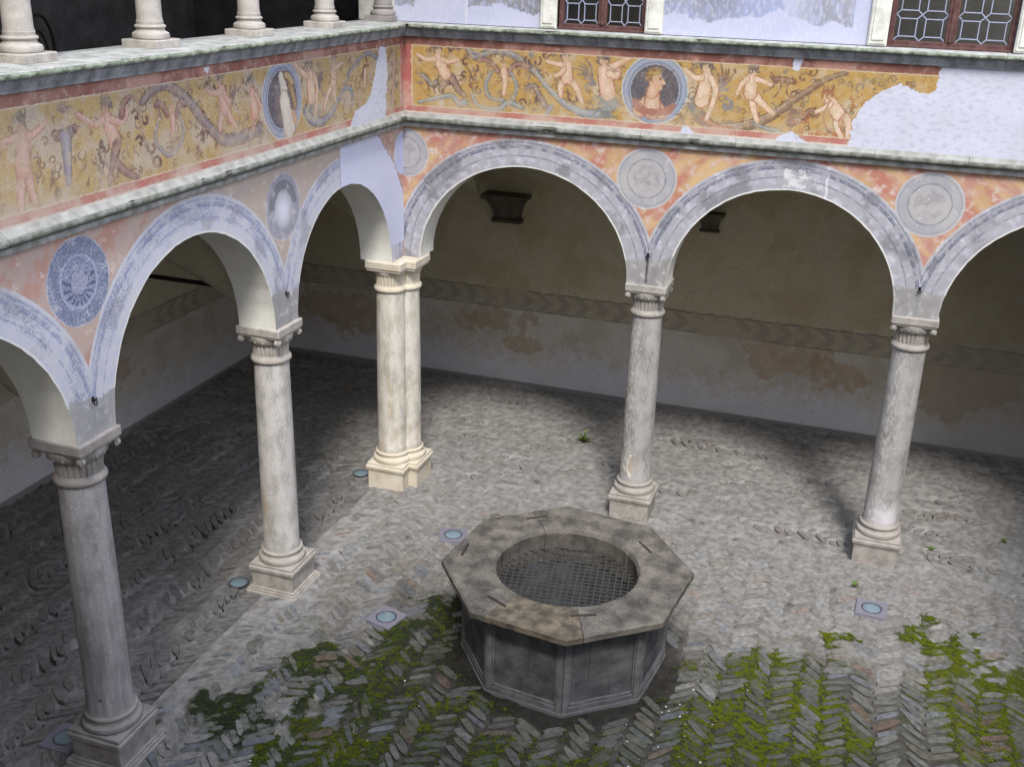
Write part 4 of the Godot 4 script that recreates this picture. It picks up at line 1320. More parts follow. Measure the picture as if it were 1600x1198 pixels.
	var nose := [Vector2(0.0, 5.8255), Vector2(0.112, 5.8265), Vector2(0.122, 5.834), Vector2(0.124, 5.852), Vector2(0.116, 5.864)]
	var top := [Vector2(0.116, 5.864), Vector2(0.10, 5.868), Vector2(0.0, 5.876), Vector2(-0.2, 5.882), Vector2(-0.46, 5.884)]
	s = 0.24
	i = 0
	while s < end - 0.1:
		var l := minf([1.35, 0.96, 1.6, 1.12, 1.42, 0.88][(i + wing * 3) % 6], end - s)
		var e: float = s + l - 0.004
		var b := part("sill_block", sweep(wing, 0.24, sill, s, e, 0.03, i == 0), M.sill, o)
		part("sill_nose", sweep(wing, 0.24, nose, s, e, 0.022, i == 0, [4, 3, 2, 1], 0.075, i + wing * 20), M.nose, b)
		part("sill_top", sweep(wing, 0.24, top, s, e, 0.022, i == 0, [0], 0.075, i + wing * 20), M.sill_top, b)
		s += l
		i += 1
	return o


# the capital, shaft and base of a lower column, at the foot
const SHAFT := [Vector2(0.205, 0.502), Vector2(0.200, 0.52), Vector2(0.193, 0.535), Vector2(0.193, 0.9), Vector2(0.192, 1.3), Vector2(0.189, 1.8), Vector2(0.184, 2.3), Vector2(0.180, 2.69)]
const BASE := [Vector2(0.235, 0.330), Vector2(0.252, 0.342), Vector2(0.258, 0.362), Vector2(0.252, 0.385), Vector2(0.236, 0.398), Vector2(0.222, 0.402), Vector2(0.214, 0.412), Vector2(0.210, 0.430), Vector2(0.216, 0.436), Vector2(0.226, 0.446), Vector2(0.226, 0.462), Vector2(0.216, 0.474), Vector2(0.203, 0.479)]

# the weathered surface of one shaft, unrolled: flakes, pits, stains and streaks
func shaft_skin(kind: int, tone: Color) -> StandardMaterial3D:
	var w := 256
	var h := 448
	var d := PackedByteArray()
	d.resize(w * h * 3)
	for y in h:
		var t := 1.0 - float(y) / h            # 0 at the foot
		for x in w:
			var u := float(x) / w
			var a := nz(0, x * 2, y + kind * 97)
			var b := nz(1, x * 2 + kind * 31, y)
			var st := nz(0, x * 6 + kind * 77, y / 3) * 0.7 + b * 0.3          # vertical streaks
			var f := nz(2, x * 2, y * 2 + kind * 55)
			var c := tone.lerp(tone.darkened(0.22), clampf((a - 0.35) * 1.5, 0, 0.8)).lerp(tone.lightened(0.2), clampf((b - 0.5) * 2.0, 0, 0.6))
			c = c.lerp(srgb(150, 138, 120), clampf((st - 0.55) * 1.2, 0, 0.2) * clampf((a - 0.4) * 4.0, 0, 1))
			var side := exp(-pow((u - [0.34, 0.33, 0.30, 0.24, 0.36][kind]) / 0.06, 2.0))
			var flake: float = side * [0.85, 0.6, 0.15, 0.1, 0.2][kind] * clampf((b - 0.42) * 6.0, 0, 1) * clampf((f - 0.42) * 6.0, 0, 1)
			c = c.lerp(srgb(232, 230, 226), clampf(flake, 0, 0.9))
			if f > 0.66 and b > 0.5: c = c.lerp(srgb(96, 90, 84), clampf((f - 0.66) * 8.0, 0, 0.7))
			if kind == 0:                                      # a pale looped scar near the foot
				var q := Vector2((u - 0.27) / 0.035, (t - 0.11) / 0.06).length()
				if absf(q - 1.0 + (b - 0.5) * 0.4) < 0.16 and u > 0.262: c = c.lerp(srgb(226, 214, 190), 0.8)
				c = c.lerp(srgb(178, 160, 132), clampf(1.0 - q, 0, 0.5))
			elif kind == 1: c = c.lerp(srgb(214, 208, 216), clampf((0.16 - t + (b - 0.5) * 0.06) * 9.0, 0, 0.7) * clampf(1.0 - absf(u - 0.2) * 4.0, 0, 1))
			elif kind == 2: c = c.lerp(srgb(176, 156, 126), clampf(0.7 - Vector2((u - 0.3) / 0.05, (t - 0.26) / 0.2).length() + a - 0.3, 0, 0.5))
			elif kind == 3:
				c = c.lerp(tone.darkened(0.3), clampf((st - 0.4) * 2.0, 0, 0.5) * clampf(1.0 - t, 0, 1))
				if Vector2((u - 0.2) / 0.012, (t - 0.08) / 0.006).length() < 1.0: c = srgb(84, 76, 72)
			else: c = c.lerp(srgb(190, 170, 136), clampf((st - 0.48) * 2.0, 0, 0.35) * clampf((a - 0.3) * 3.0, 0, 1))
			c = c.lerp(srgb(140, 134, 124), clampf((0.03 - t) * 20.0, 0, 0.4))
			var i := (y * w + x) * 3
			d[i] = int(clampf(c.r, 0, 1) * 255.0)
			d[i + 1] = int(clampf(c.g, 0, 1) * 255.0)
			d[i + 2] = int(clampf(c.b, 0, 1) * 255.0)
	var m := StandardMaterial3D.new()
	m.albedo_texture = ImageTexture.create_from_image(Image.create_from_data(w, h, false, Image.FORMAT_RGB8, d))
	m.roughness = 0.85
	m.metallic_specular = 0.25
	return m

func plinth_mesh(drop: float, flare: bool) -> ArrayMesh:
	var mb := MB.new()
	mb.box(Vector3(-0.258, 0.325 - drop, -0.258), Vector3(0.258, 0.358 - drop, 0.258), 0.008)
	mb.box(Vector3(-0.276, 0.268 - drop, -0.276), Vector3(0.276, 0.327 - drop, 0.276), 0.014)
	mb.box(Vector3(-0.260, 0.245 - drop, -0.260), Vector3(0.260, 0.27 - drop, 0.260), 0.008)
	mb.box(Vector3(-0.250, -0.12, -0.250), Vector3(0.248, 0.246 - drop, 0.248), 0.008)
	if flare:
		mb.box(Vector3(-0.305, -0.1, -0.305), Vector3(0.305, 0.028, 0.305), 0.012)
		mb.box(Vector3(-0.292, 0.026, -0.292), Vector3(0.292, 0.05, 0.292), 0.011)
		mb.box(Vector3(-0.272, 0.048, -0.272), Vector3(0.272, 0.072, 0.272), 0.011)
	return mb.done()

func neck_mesh(r: float) -> ArrayMesh:
	# flutes cut into the neck under the echinus
	var mb := MB.new()
	var seg := 72
	for row in [[2.765, 2.90, 0.0, 0.006]]:
		for k in seg:
			var a := TAU * k / seg
			var b := TAU * (k + 1) / seg
			var ra := r + (0.004 if k % 3 != 1 else -0.009)
			var rb := r + (0.004 if (k + 1) % 3 != 1 else -0.009)
			var m := Vector3(cos((a + b) * 0.5), 0, sin((a + b) * 0.5))
			mb.quad(Vector3(cos(a) * ra, row[0], sin(a) * ra), Vector3(cos(b) * rb, row[0], sin(b) * rb), Vector3(cos(b) * (rb + 0.012), row[1], sin(b) * (rb + 0.012)), Vector3(cos(a) * (ra + 0.012), row[1], sin(a) * (ra + 0.012)), m)
	return mb.done()

const RING := [Vector2(0.178, 2.685), Vector2(0.197, 2.692), Vector2(0.207, 2.705), Vector2(0.209, 2.722), Vector2(0.204, 2.74), Vector2(0.192, 2.752), Vector2(0.184, 2.768)]

func column_parts(o: Node3D, m: Material, skin: Material, at: Vector3, pair: int, flare: bool):
	var d := 0.0 if pair != 2 else 0.003
	var tr := Transform3D(Basis(), at)
	var put := func(n: String, mesh: Mesh) -> MeshInstance3D:
		var p := part(n, mesh, m, o)
		p.transform = tr
		return p
	put.call("plinth", plinth_mesh(d, flare))
	var mb := MB.new()
	mb.lathe(BASE, Vector3(0, 0.026 - d, 0), 48, true)
	put.call("base_moulding", mb.done())
	mb = MB.new()
	mb.lathe(SHAFT, Vector3.ZERO, 48, false)
	put.call("shaft", mb.done()).material_override = skin
	mb = MB.new()
	mb.lathe(RING, Vector3(0, -d, 0), 48, true)
	put.call("neck_ring", mb.done())
	put.call("fluted_neck", neck_mesh(0.176))
	mb = MB.new()
	if pair == 0:
		mb.lathe([Vector2(0.186, 2.893), Vector2(0.205, 2.90), Vector2(0.226, 2.93), Vector2(0.238, 2.968), Vector2(0.236, 2.99)], Vector3.ZERO, 48, true)
		for k in 16:      # eggs round the echinus
			var a := TAU * (k + 0.5) / 16.0
			mb.ball(Vector3(cos(a) * 0.218, 2.938, sin(a) * 0.218), Vector3(0.017, 0.026, 0.017), 6)
		put.call("echinus", mb.done())
		for sx in [-1.0, 1.0]:
			for sz in [-1.0, 1.0]:
				var vb := MB.new()
				var c := Vector3(sx * 0.208, 2.955, sz * 0.208)
				for ax in [Vector3(1, 0, 0), Vector3(0, 0, 1)]:
					var u := Vector3(0, 1, 0)
					var v: Vector3 = ax.cross(u)
					var n := 14
					for t in [[0.034, -0.016, 0.016], [0.017, -0.021, 0.021]]:
						for k in n:
							var p := TAU * k / n
							var q := TAU * (k + 1) / n
							var P: Vector3 = (u * cos(p) + v * sin(p)) * t[0]
							var Q: Vector3 = (u * cos(q) + v * sin(q)) * t[0]
							vb.quad(c + P + ax * t[1], c + Q + ax * t[1], c + Q + ax * t[2], c + P + ax * t[2], P + Q)
							vb.tri(c + ax * t[2], c + P + ax * t[2], c + Q + ax * t[2], ax)
							vb.tri(c + ax * t[1], c + P + ax * t[1], c + Q + ax * t[1], -ax)
				put.call("volute", vb.done())
		mb = MB.new()
		mb.box(Vector3(-0.232, 2.986, -0.232), Vector3(0.232, 3.01, 0.232), 0.006)
		mb.box(Vector3(-0.246, 3.008, -0.246), Vector3(0.246, 3.096, 0.246), 0.009)
		put.call("abacus", mb.done())
	else:
		mb.lathe([Vector2(0.184, 2.893), Vector2(0.2, 2.91), Vector2(0.214, 2.95), Vector2(0.216, 2.975)], Vector3(0, -d, 0), 48, true)
		put.call("echinus", mb.done())
		mb = MB.new()
		mb.box(Vector3(-0.226, 2.965 - d, -0.226), Vector3(0.226, 2.992 - d, 0.226), 0.008)
		mb.box(Vector3(-0.242, 2.99 - d, -0.242), Vector3(0.242, 3.096 - d, 0.242), 0.014)
		put.call("abacus", mb.done())


func make_columns():
	var g := "columns of the courtyard arcades"
	var o := thing("corner_column", "cream twin-shafted column in the inner corner where the two arcades meet", "column", Vector3.ZERO, g)
	var cream := shaft_skin(4, srgb(204, 198, 186))
	var plain_grey := shaft_skin(1, srgb(164, 161, 158))
	var dull := shaft_skin(3, srgb(158, 154, 154))
	column_parts(o, M.stone_warm, cream, Vector3(0.09, 0, 0.36), 1, false)
	column_parts(o, M.stone_warm, cream, Vector3(0.205, 0, 0.165), 2, false)
	# a block of masonry that closes the pier over the two abaci
	var spots := [
		[Vector3(3.29, 0, 0), M.stone_flaked, shaft_skin(0, srgb(164, 160, 156)), false, "grey column with white flaking streaks standing straight behind the well"],
		[Vector3(6.275, 0, 0), M.stone_grey, plain_grey, false, "grey pitted column beside the square floor lamp at the far side of the yard"],
		[Vector3(9.26, 0, 0), M.stone_grey, plain_grey, false, "grey column at the far end of the orange marbled arcade"],
		[Vector3(0, 0, 3.10), M.stone_pale, shaft_skin(2, srgb(190, 185, 180)), true, "pale smooth column with a flared plinth between two floor lamps, next to the corner column"],
		[Vector3(0, 0, 6.03), M.stone_dull, dull, true, "dull grey column with a mossy flared plinth, nearest to the viewer"],
		[Vector3(0, 0, 8.955), M.stone_dull, dull, true, "grey column of the worn arcade closest to the viewer's own side"]]
	for s in spots:
		var c := thing("column", s[4], "column", s[0], g)
		column_parts(c, s[1], s[2], Vector3.ZERO, 0, s[3])


# ------------------------------------------------------------------ behind the arches
func vault_mesh(x0: float, x1: float, z0: float, z1: float, wide: bool, deep: bool) -> ArrayMesh:
	var nx := 44
	var ny := 44
	# the arch across the walk is flatter than the one along it
	var H := func(x: float, z: float) -> float:
		var u := clampf((x - (x0 + x1) * 0.5) / ((x1 - x0) * 0.5), -1, 1)
		var v := clampf((z - (z0 + z1) * 0.5) / ((z1 - z0) * 0.5), -1, 1)
		var a := 0.5 * (1.0 - u * u) if wide else sqrt(maxf(0.0, 1.0 - u * u))
		var b := 0.5 * (1.0 - v * v) if deep else sqrt(maxf(0.0, 1.0 - v * v))
		return 3.10 + 1.5 * maxf(a, b)
	var mb := MB.new()
	for i in nx:
		for j in ny:
			# stations crowd towards the edges, where the vault is steep
			var f := func(k: float, n: int) -> float: return 0.5 - 0.5 * cos(PI * k / n)
			var xa: float = lerpf(x0, x1, f.call(i, nx))
			var xb: float = lerpf(x0, x1, f.call(i + 1, nx))
			var za: float = lerpf(z0, z1, f.call(j, ny))
			var zb: float = lerpf(z0, z1, f.call(j + 1, ny))
			var um: float = absf(((xa + xb) * 0.5 - (x0 + x1) * 0.5) / (x1 - x0))
			var vm: float = absf(((za + zb) * 0.5 - (z0 + z1) * 0.5) / (z1 - z0))
			var g := 1 if um < vm else 2
			mb.quad(Vector3(xa, H.call(xa, za), za), Vector3(xb, H.call(xb, za), za), Vector3(xb, H.call(xb, zb), zb), Vector3(xa, H.call(xa, zb), zb), Vector3.DOWN, g)
	return mb.done()

func back_wall(wing: int) -> Node3D:
	var o := thing("cloister_wall", ["stained plaster wall with a chevron band seen through the arches behind the well", "dark shaded plaster wall at the back of the cloister beside the worn arcade"][wing], "wall")
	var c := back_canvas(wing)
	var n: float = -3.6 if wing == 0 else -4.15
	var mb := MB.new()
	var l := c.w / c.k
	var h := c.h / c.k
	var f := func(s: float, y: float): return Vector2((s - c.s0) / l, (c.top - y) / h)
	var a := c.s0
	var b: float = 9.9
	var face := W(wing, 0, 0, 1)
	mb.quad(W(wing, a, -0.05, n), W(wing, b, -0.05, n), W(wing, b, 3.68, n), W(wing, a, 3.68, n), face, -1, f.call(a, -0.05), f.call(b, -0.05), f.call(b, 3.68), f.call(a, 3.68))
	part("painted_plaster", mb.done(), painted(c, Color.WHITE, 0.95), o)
	mb = MB.new()
	var e: float = 9.9 if wing == 0 else 12.6
	mb.box(W(wing, a - 0.3, -0.15, n - 0.5), W(wing, e, 9.4, n - 0.003), 0.002)
	part("wall_core", mb.done(), M.vault, o)
	# vaults over the walk
	var edges := [-0.21, 3.29, 6.275, 9.26] if wing == 0 else [-0.21, 3.10, 6.03, 8.955, 12.0]
	if wing == 0: part("groin_vault", vault_mesh(-4.15, -0.21, -3.6, -0.21, true, true), M.vault, o)
	for i in range(edges.size() - 1):
		if wing == 0: part("groin_vault", vault_mesh(edges[i], edges[i + 1], -3.6, -0.21, false, true), M.vault, o)
		else: part("groin_vault", vault_mesh(-4.15, -0.21, edges[i], edges[i + 1], true, false), M.vault, o)
	return o

func corbel(at: Vector3, w: float, h: float, label: String):
	var o := thing("corbel", label, "corbel", at, "corbels under the vault springings")
	var m := mat(M.dark_plaster.albedo_texture, 0.6, srgb(208, 202, 192), 0.95, 0.2)
	var mb := MB.new()
	mb.box(Vector3(-w * 0.5, h * 0.84, 0), Vector3(w * 0.5, h, 0.34 * w / 0.7), 0.008)
	part("top_slab", mb.done(), m, o)
	mb = MB.new()
	# tapering body with a hollow curve
	var rows := []
	for i in 9:
		var t := i / 8.0
		var k := lerpf(0.56, 0.88, t * t) * w * 0.5
		rows.append([k, lerpf(h * 0.12, h * 0.84, t), lerpf(0.12, 0.30, t * t) * w / 0.7])
	for i in 8:
		var p: Array = rows[i]
		var q: Array = rows[i + 1]
		mb.quad(Vector3(-p[0], p[1], p[2]), Vector3(p[0], p[1], p[2]), Vector3(q[0], q[1], q[2]), Vector3(-q[0], q[1], q[2]), Vector3(0, -0.4, 1), 1)
		for s: float in [-1.0, 1.0]:
			mb.quad(Vector3(s * p[0], p[1], 0), Vector3(s * p[0], p[1], p[2]), Vector3(s * q[0], q[1], q[2]), Vector3(s * q[0], q[1], 0), Vector3(s, -0.3, 0), 2)
	part("body", mb.done(), m, o)
	mb = MB.new()
	mb.box(Vector3(-w * 0.34, 0, 0), Vector3(w * 0.34, h * 0.12, 0.16 * w / 0.7), 0.006)
	part("foot_moulding", mb.done(), m, o)


# ------------------------------------------------------------------ the upper storey
func leaded_window(s0: float, s1: float, label: String):
	var o := thing("leaded_window", label, "window", Vector3(s0, 5.884, 0), "leaded windows of the upper storey")
	var w := s1 - s0
	var top := 1.62
	var jw := 0.19
	for sx in [[-jw, 0.0], [w, w + jw]]:
		var jb := MB.new()
		jb.box(Vector3(sx[0], 0.0, 0.05), Vector3(sx[1], top, 0.245), 0.008)
		jb.box(Vector3(sx[0] + 0.035, 0.055, 0.24), Vector3(sx[1] - 0.035, top - 0.02, 0.268), 0.012)
		jb.box(Vector3(sx[0] + 0.012, 0.02, 0.235), Vector3(sx[1] - 0.012, top - 0.01, 0.256), 0.008)
		part("jamb", jb.done(), M.jamb, o)
	var lb := MB.new()
	lb.box(Vector3(-jw - 0.02, top, 0.05), Vector3(w + jw + 0.02, top + 0.2, 0.28), 0.01)
	part("lintel", lb.done(), M.jamb, o)
	var fr := MB.new()
	var f := 0.055
	fr.box(Vector3(0.0, 0.0, 0.085), Vector3(f, top, 0.145), 0.006)
	fr.box(Vector3(w - f, 0.0, 0.085), Vector3(w, top, 0.145), 0.006)
	fr.box(Vector3(f, 0.0, 0.083), Vector3(w - f, 0.06, 0.143), 0.006)
	fr.box(Vector3(f, top - 0.06, 0.083), Vector3(w - f, top, 0.143), 0.006)
	fr.box(Vector3(-0.01, -0.004, 0.11), Vector3(w + 0.01, 0.022, 0.172), 0.005)
	part("frame", fr.done(), M.wood, o)
	var mu := MB.new()
	mu.box(Vector3(w * 0.5 - 0.048, 0.06, 0.08), Vector3(w * 0.5 + 0.048, top - 0.06, 0.148), 0.008)
	mu.box(Vector3(w * 0.5 - 0.018, 0.06, 0.14), Vector3(w * 0.5 + 0.018, top - 0.06, 0.165), 0.006)
	part("mullion", mu.done(), M.wood, o)
	for leaf in 2:
		var a := f if leaf == 0 else w * 0.5 + 0.048
		var b := w * 0.5 - 0.048 if leaf == 0 else w - f
		var px := (b - a) * 0.5
		var rows := 6
		var py := (top - 0.12) / rows
		var cames := MB.new()
		var z := 0.112
		var bar := func(p: Vector2, q: Vector2):
			var d := Vector3(q.x - p.x, q.y - p.y, 0)
			var l := d.length()
			d /= l
			var n := Vector3(-d.y, d.x, 0)
			cames.box(Vector3(0, -0.0055, -0.005), Vector3(l, 0.0055, 0.005), 0.002, Transform3D(Basis(d, n, Vector3(0, 0, 1)), Vector3(p.x, p.y, z)))
		var hx := px * 0.33
		var hy := py * 0.34
		var P := []
		for r in rows:
			for c in 2:
				var m := Vector2(a + px * (c + 0.5), 0.06 + py * (r + 0.5))
				var q := [m + Vector2(-hx, -hy), m + Vector2(hx, -hy), m + Vector2(hx, hy), m + Vector2(-hx, hy)]
				var nd := [m + Vector2(-px, -py) * 0.5, m + Vector2(px, -py) * 0.5, m + Vector2(px, py) * 0.5, m + Vector2(-px, py) * 0.5]
				for k in 4:
					bar.call(q[k], q[(k + 1) % 4])
					bar.call(q[k], nd[k])
				P.append(q)
				# the long panes between two squares: half here, half in the neighbour
				P.append([nd[0], nd[1], q[1], q[0]])
				P.append([nd[1], nd[2], q[2], q[1]])
				P.append([nd[2], nd[3], q[3], q[2]])
				P.append([nd[3], nd[0], q[0], q[3]])
		part("lead_cames", cames.done(), M.lead, o)
		for q in P:
			var gb := MB.new()
			var tilt := rng.randf_range(-0.0012, 0.0012)
			var v := []
			for t in q: v.append(Vector3(t.x, t.y, z - 0.001 + tilt * (t.x - q[0].x) * 60.0 * 0.1))
			gb.quad(v[0], v[1], v[2], v[3], Vector3(0, 0, 1))
			part("pane", gb.done(), M.glass, o)

func small_column(z: float, label: String):
	var o := thing("gallery_column", label, "column", Vector3(0.0, 5.884, z), "small columns of the upper gallery")
	var m: Material = M.stone_pale
	var mb := MB.new()
	mb.box(Vector3(-0.165, -0.01, -0.165), Vector3(0.165, 0.058, 0.165), 0.008)
	part("plinth", mb.done(), m, o)
	mb = MB.new()
	mb.lathe([Vector2(0.128, 0.056), Vector2(0.142, 0.064), Vector2(0.147, 0.082), Vector2(0.142, 0.102), Vector2(0.126, 0.112), Vector2(0.112, 0.122), Vector2(0.107, 0.136), Vector2(0.117, 0.142), Vector2(0.123, 0.152), Vector2(0.118, 0.163), Vector2(0.104, 0.168), Vector2(0.106, 0.192), Vector2(0.101, 0.198)], Vector3.ZERO, 40, true)
	part("base_moulding", mb.done(), m, o)
	mb = MB.new()
	mb.lathe([Vector2(0.103, 0.196), Vector2(0.098, 0.22), Vector2(0.096, 0.6), Vector2(0.092, 1.2), Vector2(0.086, 1.8)], Vector3.ZERO, 36, false)
	part("shaft", mb.done(), m, o)
	mb = MB.new()
	mb.lathe([Vector2(0.086, 1.79), Vector2(0.1, 1.8), Vector2(0.1, 1.83), Vector2(0.09, 1.84), Vector2(0.13, 1.95), Vector2(0.14, 1.99)], Vector3.ZERO, 36, true)
	mb.box(Vector3(-0.16, 1.985, -0.16), Vector3(0.16, 2.06, 0.16), 0.008)
	part("capital", mb.done(), m, o)

func make_upper():
	# the right wing: a plastered wall with leaded windows
	var o := thing("upper_wall", "patched blue-white and grey plaster wall above the sill, round the leaded windows", "wall")
	var c := upper_canvas()
	var l := c.w / c.k
	var h := c.h / c.k
	var f := func(s: float, y: float): return Vector2(clampf((s - c.s0) / l, 0, 1), clampf((c.top - y) / h, 0, 1))
	var holes := [[2.07, 3.06], [5.55, 6.74], [8.6, 9.5]]
	var s := 0.12
	var mb := MB.new()
	var piece := func(a: float, b: float, y0: float, y1: float):
		mb.quad(Vector3(a, y0, 0.2), Vector3(b, y0, 0.2), Vector3(b, y1, 0.2), Vector3(a, y1, 0.2), Vector3.BACK, -1, f.call(a, y0), f.call(b, y0), f.call(b, y1), f.call(a, y1))
		mb.quad(Vector3(a, y0, -0.2), Vector3(b, y0, -0.2), Vector3(b, y1, -0.2), Vector3(a, y1, -0.2), Vector3.FORWARD)
	for q in holes:
		piece.call(s, q[0], 5.884, 9.4)
		piece.call(q[0], q[1], 7.504, 9.4)
		for x in [q[0], q[1]]:
			mb.quad(Vector3(x, 5.884, 0.2), Vector3(x, 7.504, 0.2), Vector3(x, 7.504, -0.2), Vector3(x, 5.884, -0.2), Vector3((q[0] + q[1]) * 0.5 - x, 0, 0))
		mb.quad(Vector3(q[0], 7.504, 0.2), Vector3(q[1], 7.504, 0.2), Vector3(q[1], 7.504, -0.2), Vector3(q[0], 7.504, -0.2), Vector3.DOWN)
		s = q[1]
	piece.call(s, 9.6, 5.884, 9.4)
	mb.quad(Vector3(0.12, 5.884, 0.2), Vector3(0.12, 9.4, 0.2), Vector3(0.12, 9.4, -0.2), Vector3(0.12, 5.884, -0.2), Vector3.LEFT)
	part("plaster_face", mb.done(), painted(c, srgb(228, 226, 226)), o)
	leaded_window(2.07, 3.06, "leaded window in brown frame nearest to the inner corner, above the profile roundel")
	leaded_window(5.55, 6.74, "wider leaded window in brown frame above the bare bluish end of the frieze")
	# the corner pier with its half column
	var p := thing("corner_pier", "cream plastered pier with a grey half column in the corner of the upper gallery", "pier")
	mb = MB.new()
	mb.box(Vector3(-0.30, 5.88, -0.19), Vector3(0.118, 8.0, 0.30), 0.006)
	part("pier", mb.done(), M.jamb, p)
	mb = MB.new()
	mb.box(Vector3(-0.13, 5.878, 0.29), Vector3(0.19, 5.945, 0.50), 0.006)
	mb.lathe([Vector2(0.128, 0.056), Vector2(0.142, 0.064), Vector2(0.147, 0.082), Vector2(0.142, 0.102), Vector2(0.126, 0.112), Vector2(0.112, 0.122), Vector2(0.107, 0.136), Vector2(0.117, 0.142), Vector2(0.123, 0.152), Vector2(0.118, 0.163), Vector2(0.104, 0.168), Vector2(0.106, 0.192), Vector2(0.101, 0.198)], Vector3(0.03, 5.885, 0.34), 40, true)
	part("half_column_base", mb.done(), M.stone_dull, p)
	mb = MB.new()
	mb.lathe([Vector2(0.103, 0.196), Vector2(0.098, 0.22), Vector2(0.094, 1.2), Vector2(0.086, 2.1)], Vector3(0.03, 5.885, 0.34), 40, true)
	part("half_column_shaft", mb.done(), M.stone_dull, p)
	small_column(6.06, "small gallery column standing next to the dark bentwood chair")
	small_column(4.62, "small gallery column above the painted urn and grey scroll of the worn frieze")
	small_column(3.15, "third small gallery column, above the worn oval bust roundel")
	small_column(1.69, "small gallery column on the parapet nearest to the corner pier")
	# chipped ring and stain are on the first; floors, inner walls and roofs close the storey
	var g := structure("gallery_floor")
	mb = MB.new()
	mb.box(Vector3(-4.15, 4.95, -3.6), Vector3(-0.24, 5.15, 12.4), 0.002)
	mb.box(Vector3(-0.238, 4.951, -3.6), Vector3(9.6, 5.151, -0.24), 0.002)
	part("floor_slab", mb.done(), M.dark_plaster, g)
	var w := thing("gallery_wall", "dark inner wall of the upper gallery behind the small columns", "wall")
	mb = MB.new()
	mb.box(Vector3(-3.2, 5.15, -3.0), Vector3(-3.0, 8.6, 12.4), 0.002)
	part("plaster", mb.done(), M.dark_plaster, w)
	mb = MB.new()
	for z in [[0.62, 0.76], [1.26, 1.42]]: mb.box(Vector3(-3.0, 5.15, z[0] + 3.2), Vector3(-2.93, 7.6, z[1] + 3.2), 0.006)
	mb.box(Vector3(-3.0, 7.45, 3.82), Vector3(-2.932, 7.6, 4.62), 0.006)
	part("door_frame", mb.done(), M.wood, w)
	mb = MB.new()
	mb.box(Vector3(-3.0, 5.15, 3.96), Vector3(-2.97, 7.45, 4.46), 0.002)
	part("door", mb.done(), M.dark_cane, w)
	var e := thing("gallery_end_wall", "dark wall closing the upper gallery behind the corner pier", "wall")
	mb = MB.new()
	mb.box(Vector3(-3.0, 5.15, -0.6), Vector3(-0.3, 8.6, -0.4), 0.002)
	mb.box(Vector3(-0.3, 5.16, -3.4), Vector3(0.1, 8.6, -0.21), 0.002)
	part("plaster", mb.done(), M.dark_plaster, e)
	var r := structure("roof")
	mb = MB.new()
	mb.box(Vector3(-4.6, 8.6, -4.0), Vector3(0.5, 8.8, 12.6), 0.01)
	part("gallery_roof", mb.done(), M.wood, r)
	mb = MB.new()
	mb.box(Vector3(0.51, 9.4, -4.0), Vector3(9.6, 9.6, 0.7), 0.01)
	part("wing_roof", mb.done(), M.wood, r)
	mb = MB.new()
	mb.box(Vector3(-0.2, 7.94, 0.31), Vector3(0.2, 8.6, 12.4), 0.01)
	part("gallery_beam", mb.done(), M.jamb, r)
	# the yard's other two sides, unseen: plain walls added to block sun and sky
	var far := structure("light_blocking_walls")
	mb = MB.new()
	mb.box(Vector3(-4.6, -0.1, 13.0), Vector3(10.2, 12.6, 13.6), 0.01)
	part("tall_wall", mb.done(), M.far_wall, far)
	mb = MB.new()
	mb.box(Vector3(9.62, -0.1, -4.2), Vector3(10.2, 6.6, 12.99), 0.01)
	part("side_wall", mb.done(), M.far_wall, far)
	# a bentwood chair in the gallery
	var ch := thing("bentwood_chair", "dark bentwood chair with a curved back just behind the near gallery column", "chair", Vector3(-1.5, 5.15, 3.95))
	mb = MB.new()
	var arc := []
	for i in 17:
		var t := PI * i / 16.0
		arc.append(Vector3(0.16 * sin(t) * 0.2 - 0.2, 0.45 + 0.42 * sin(t), 0.2 * cos(t)))
	mb.tube(arc, 0.016, 0.016, 8)
	var arc2 := []
	for i in 13:
		var t := PI * i / 12.0
		arc2.append(Vector3(-0.19, 0.45 + 0.28 * sin(t), 0.11 * cos(t)))
	mb.tube(arc2, 0.012, 0.012, 8)
	part("backrest", mb.done(), M.dark_cane, ch)
	mb = MB.new()
	mb.lathe([Vector2(0.2, 0.43), Vector2(0.215, 0.44), Vector2(0.215, 0.465), Vector2(0.2, 0.475)], Vector3(-0.02, 0, 0), 28, true)
	part("seat", mb.done(), M.dark_cane, ch)
	for sx in [-1.0, 1.0]:
		for sz in [-1.0, 1.0]:
			var lb := MB.new()
			lb.tube([Vector3(sx * 0.2 - 0.02, 0.0, sz * 0.2), Vector3(sx * 0.15 - 0.02, 0.44, sz * 0.15)], 0.014, 0.017, 8)
			part("leg", lb.done(), M.dark_cane, ch)


# ------------------------------------------------------------------ the well
func well_radius(deg: float, r: float) -> float:
	var a := fposmod(deg - 29.5, 45.0) - 22.5
	return r * cos(deg_to_rad(22.5)) / cos(deg_to_rad(a))

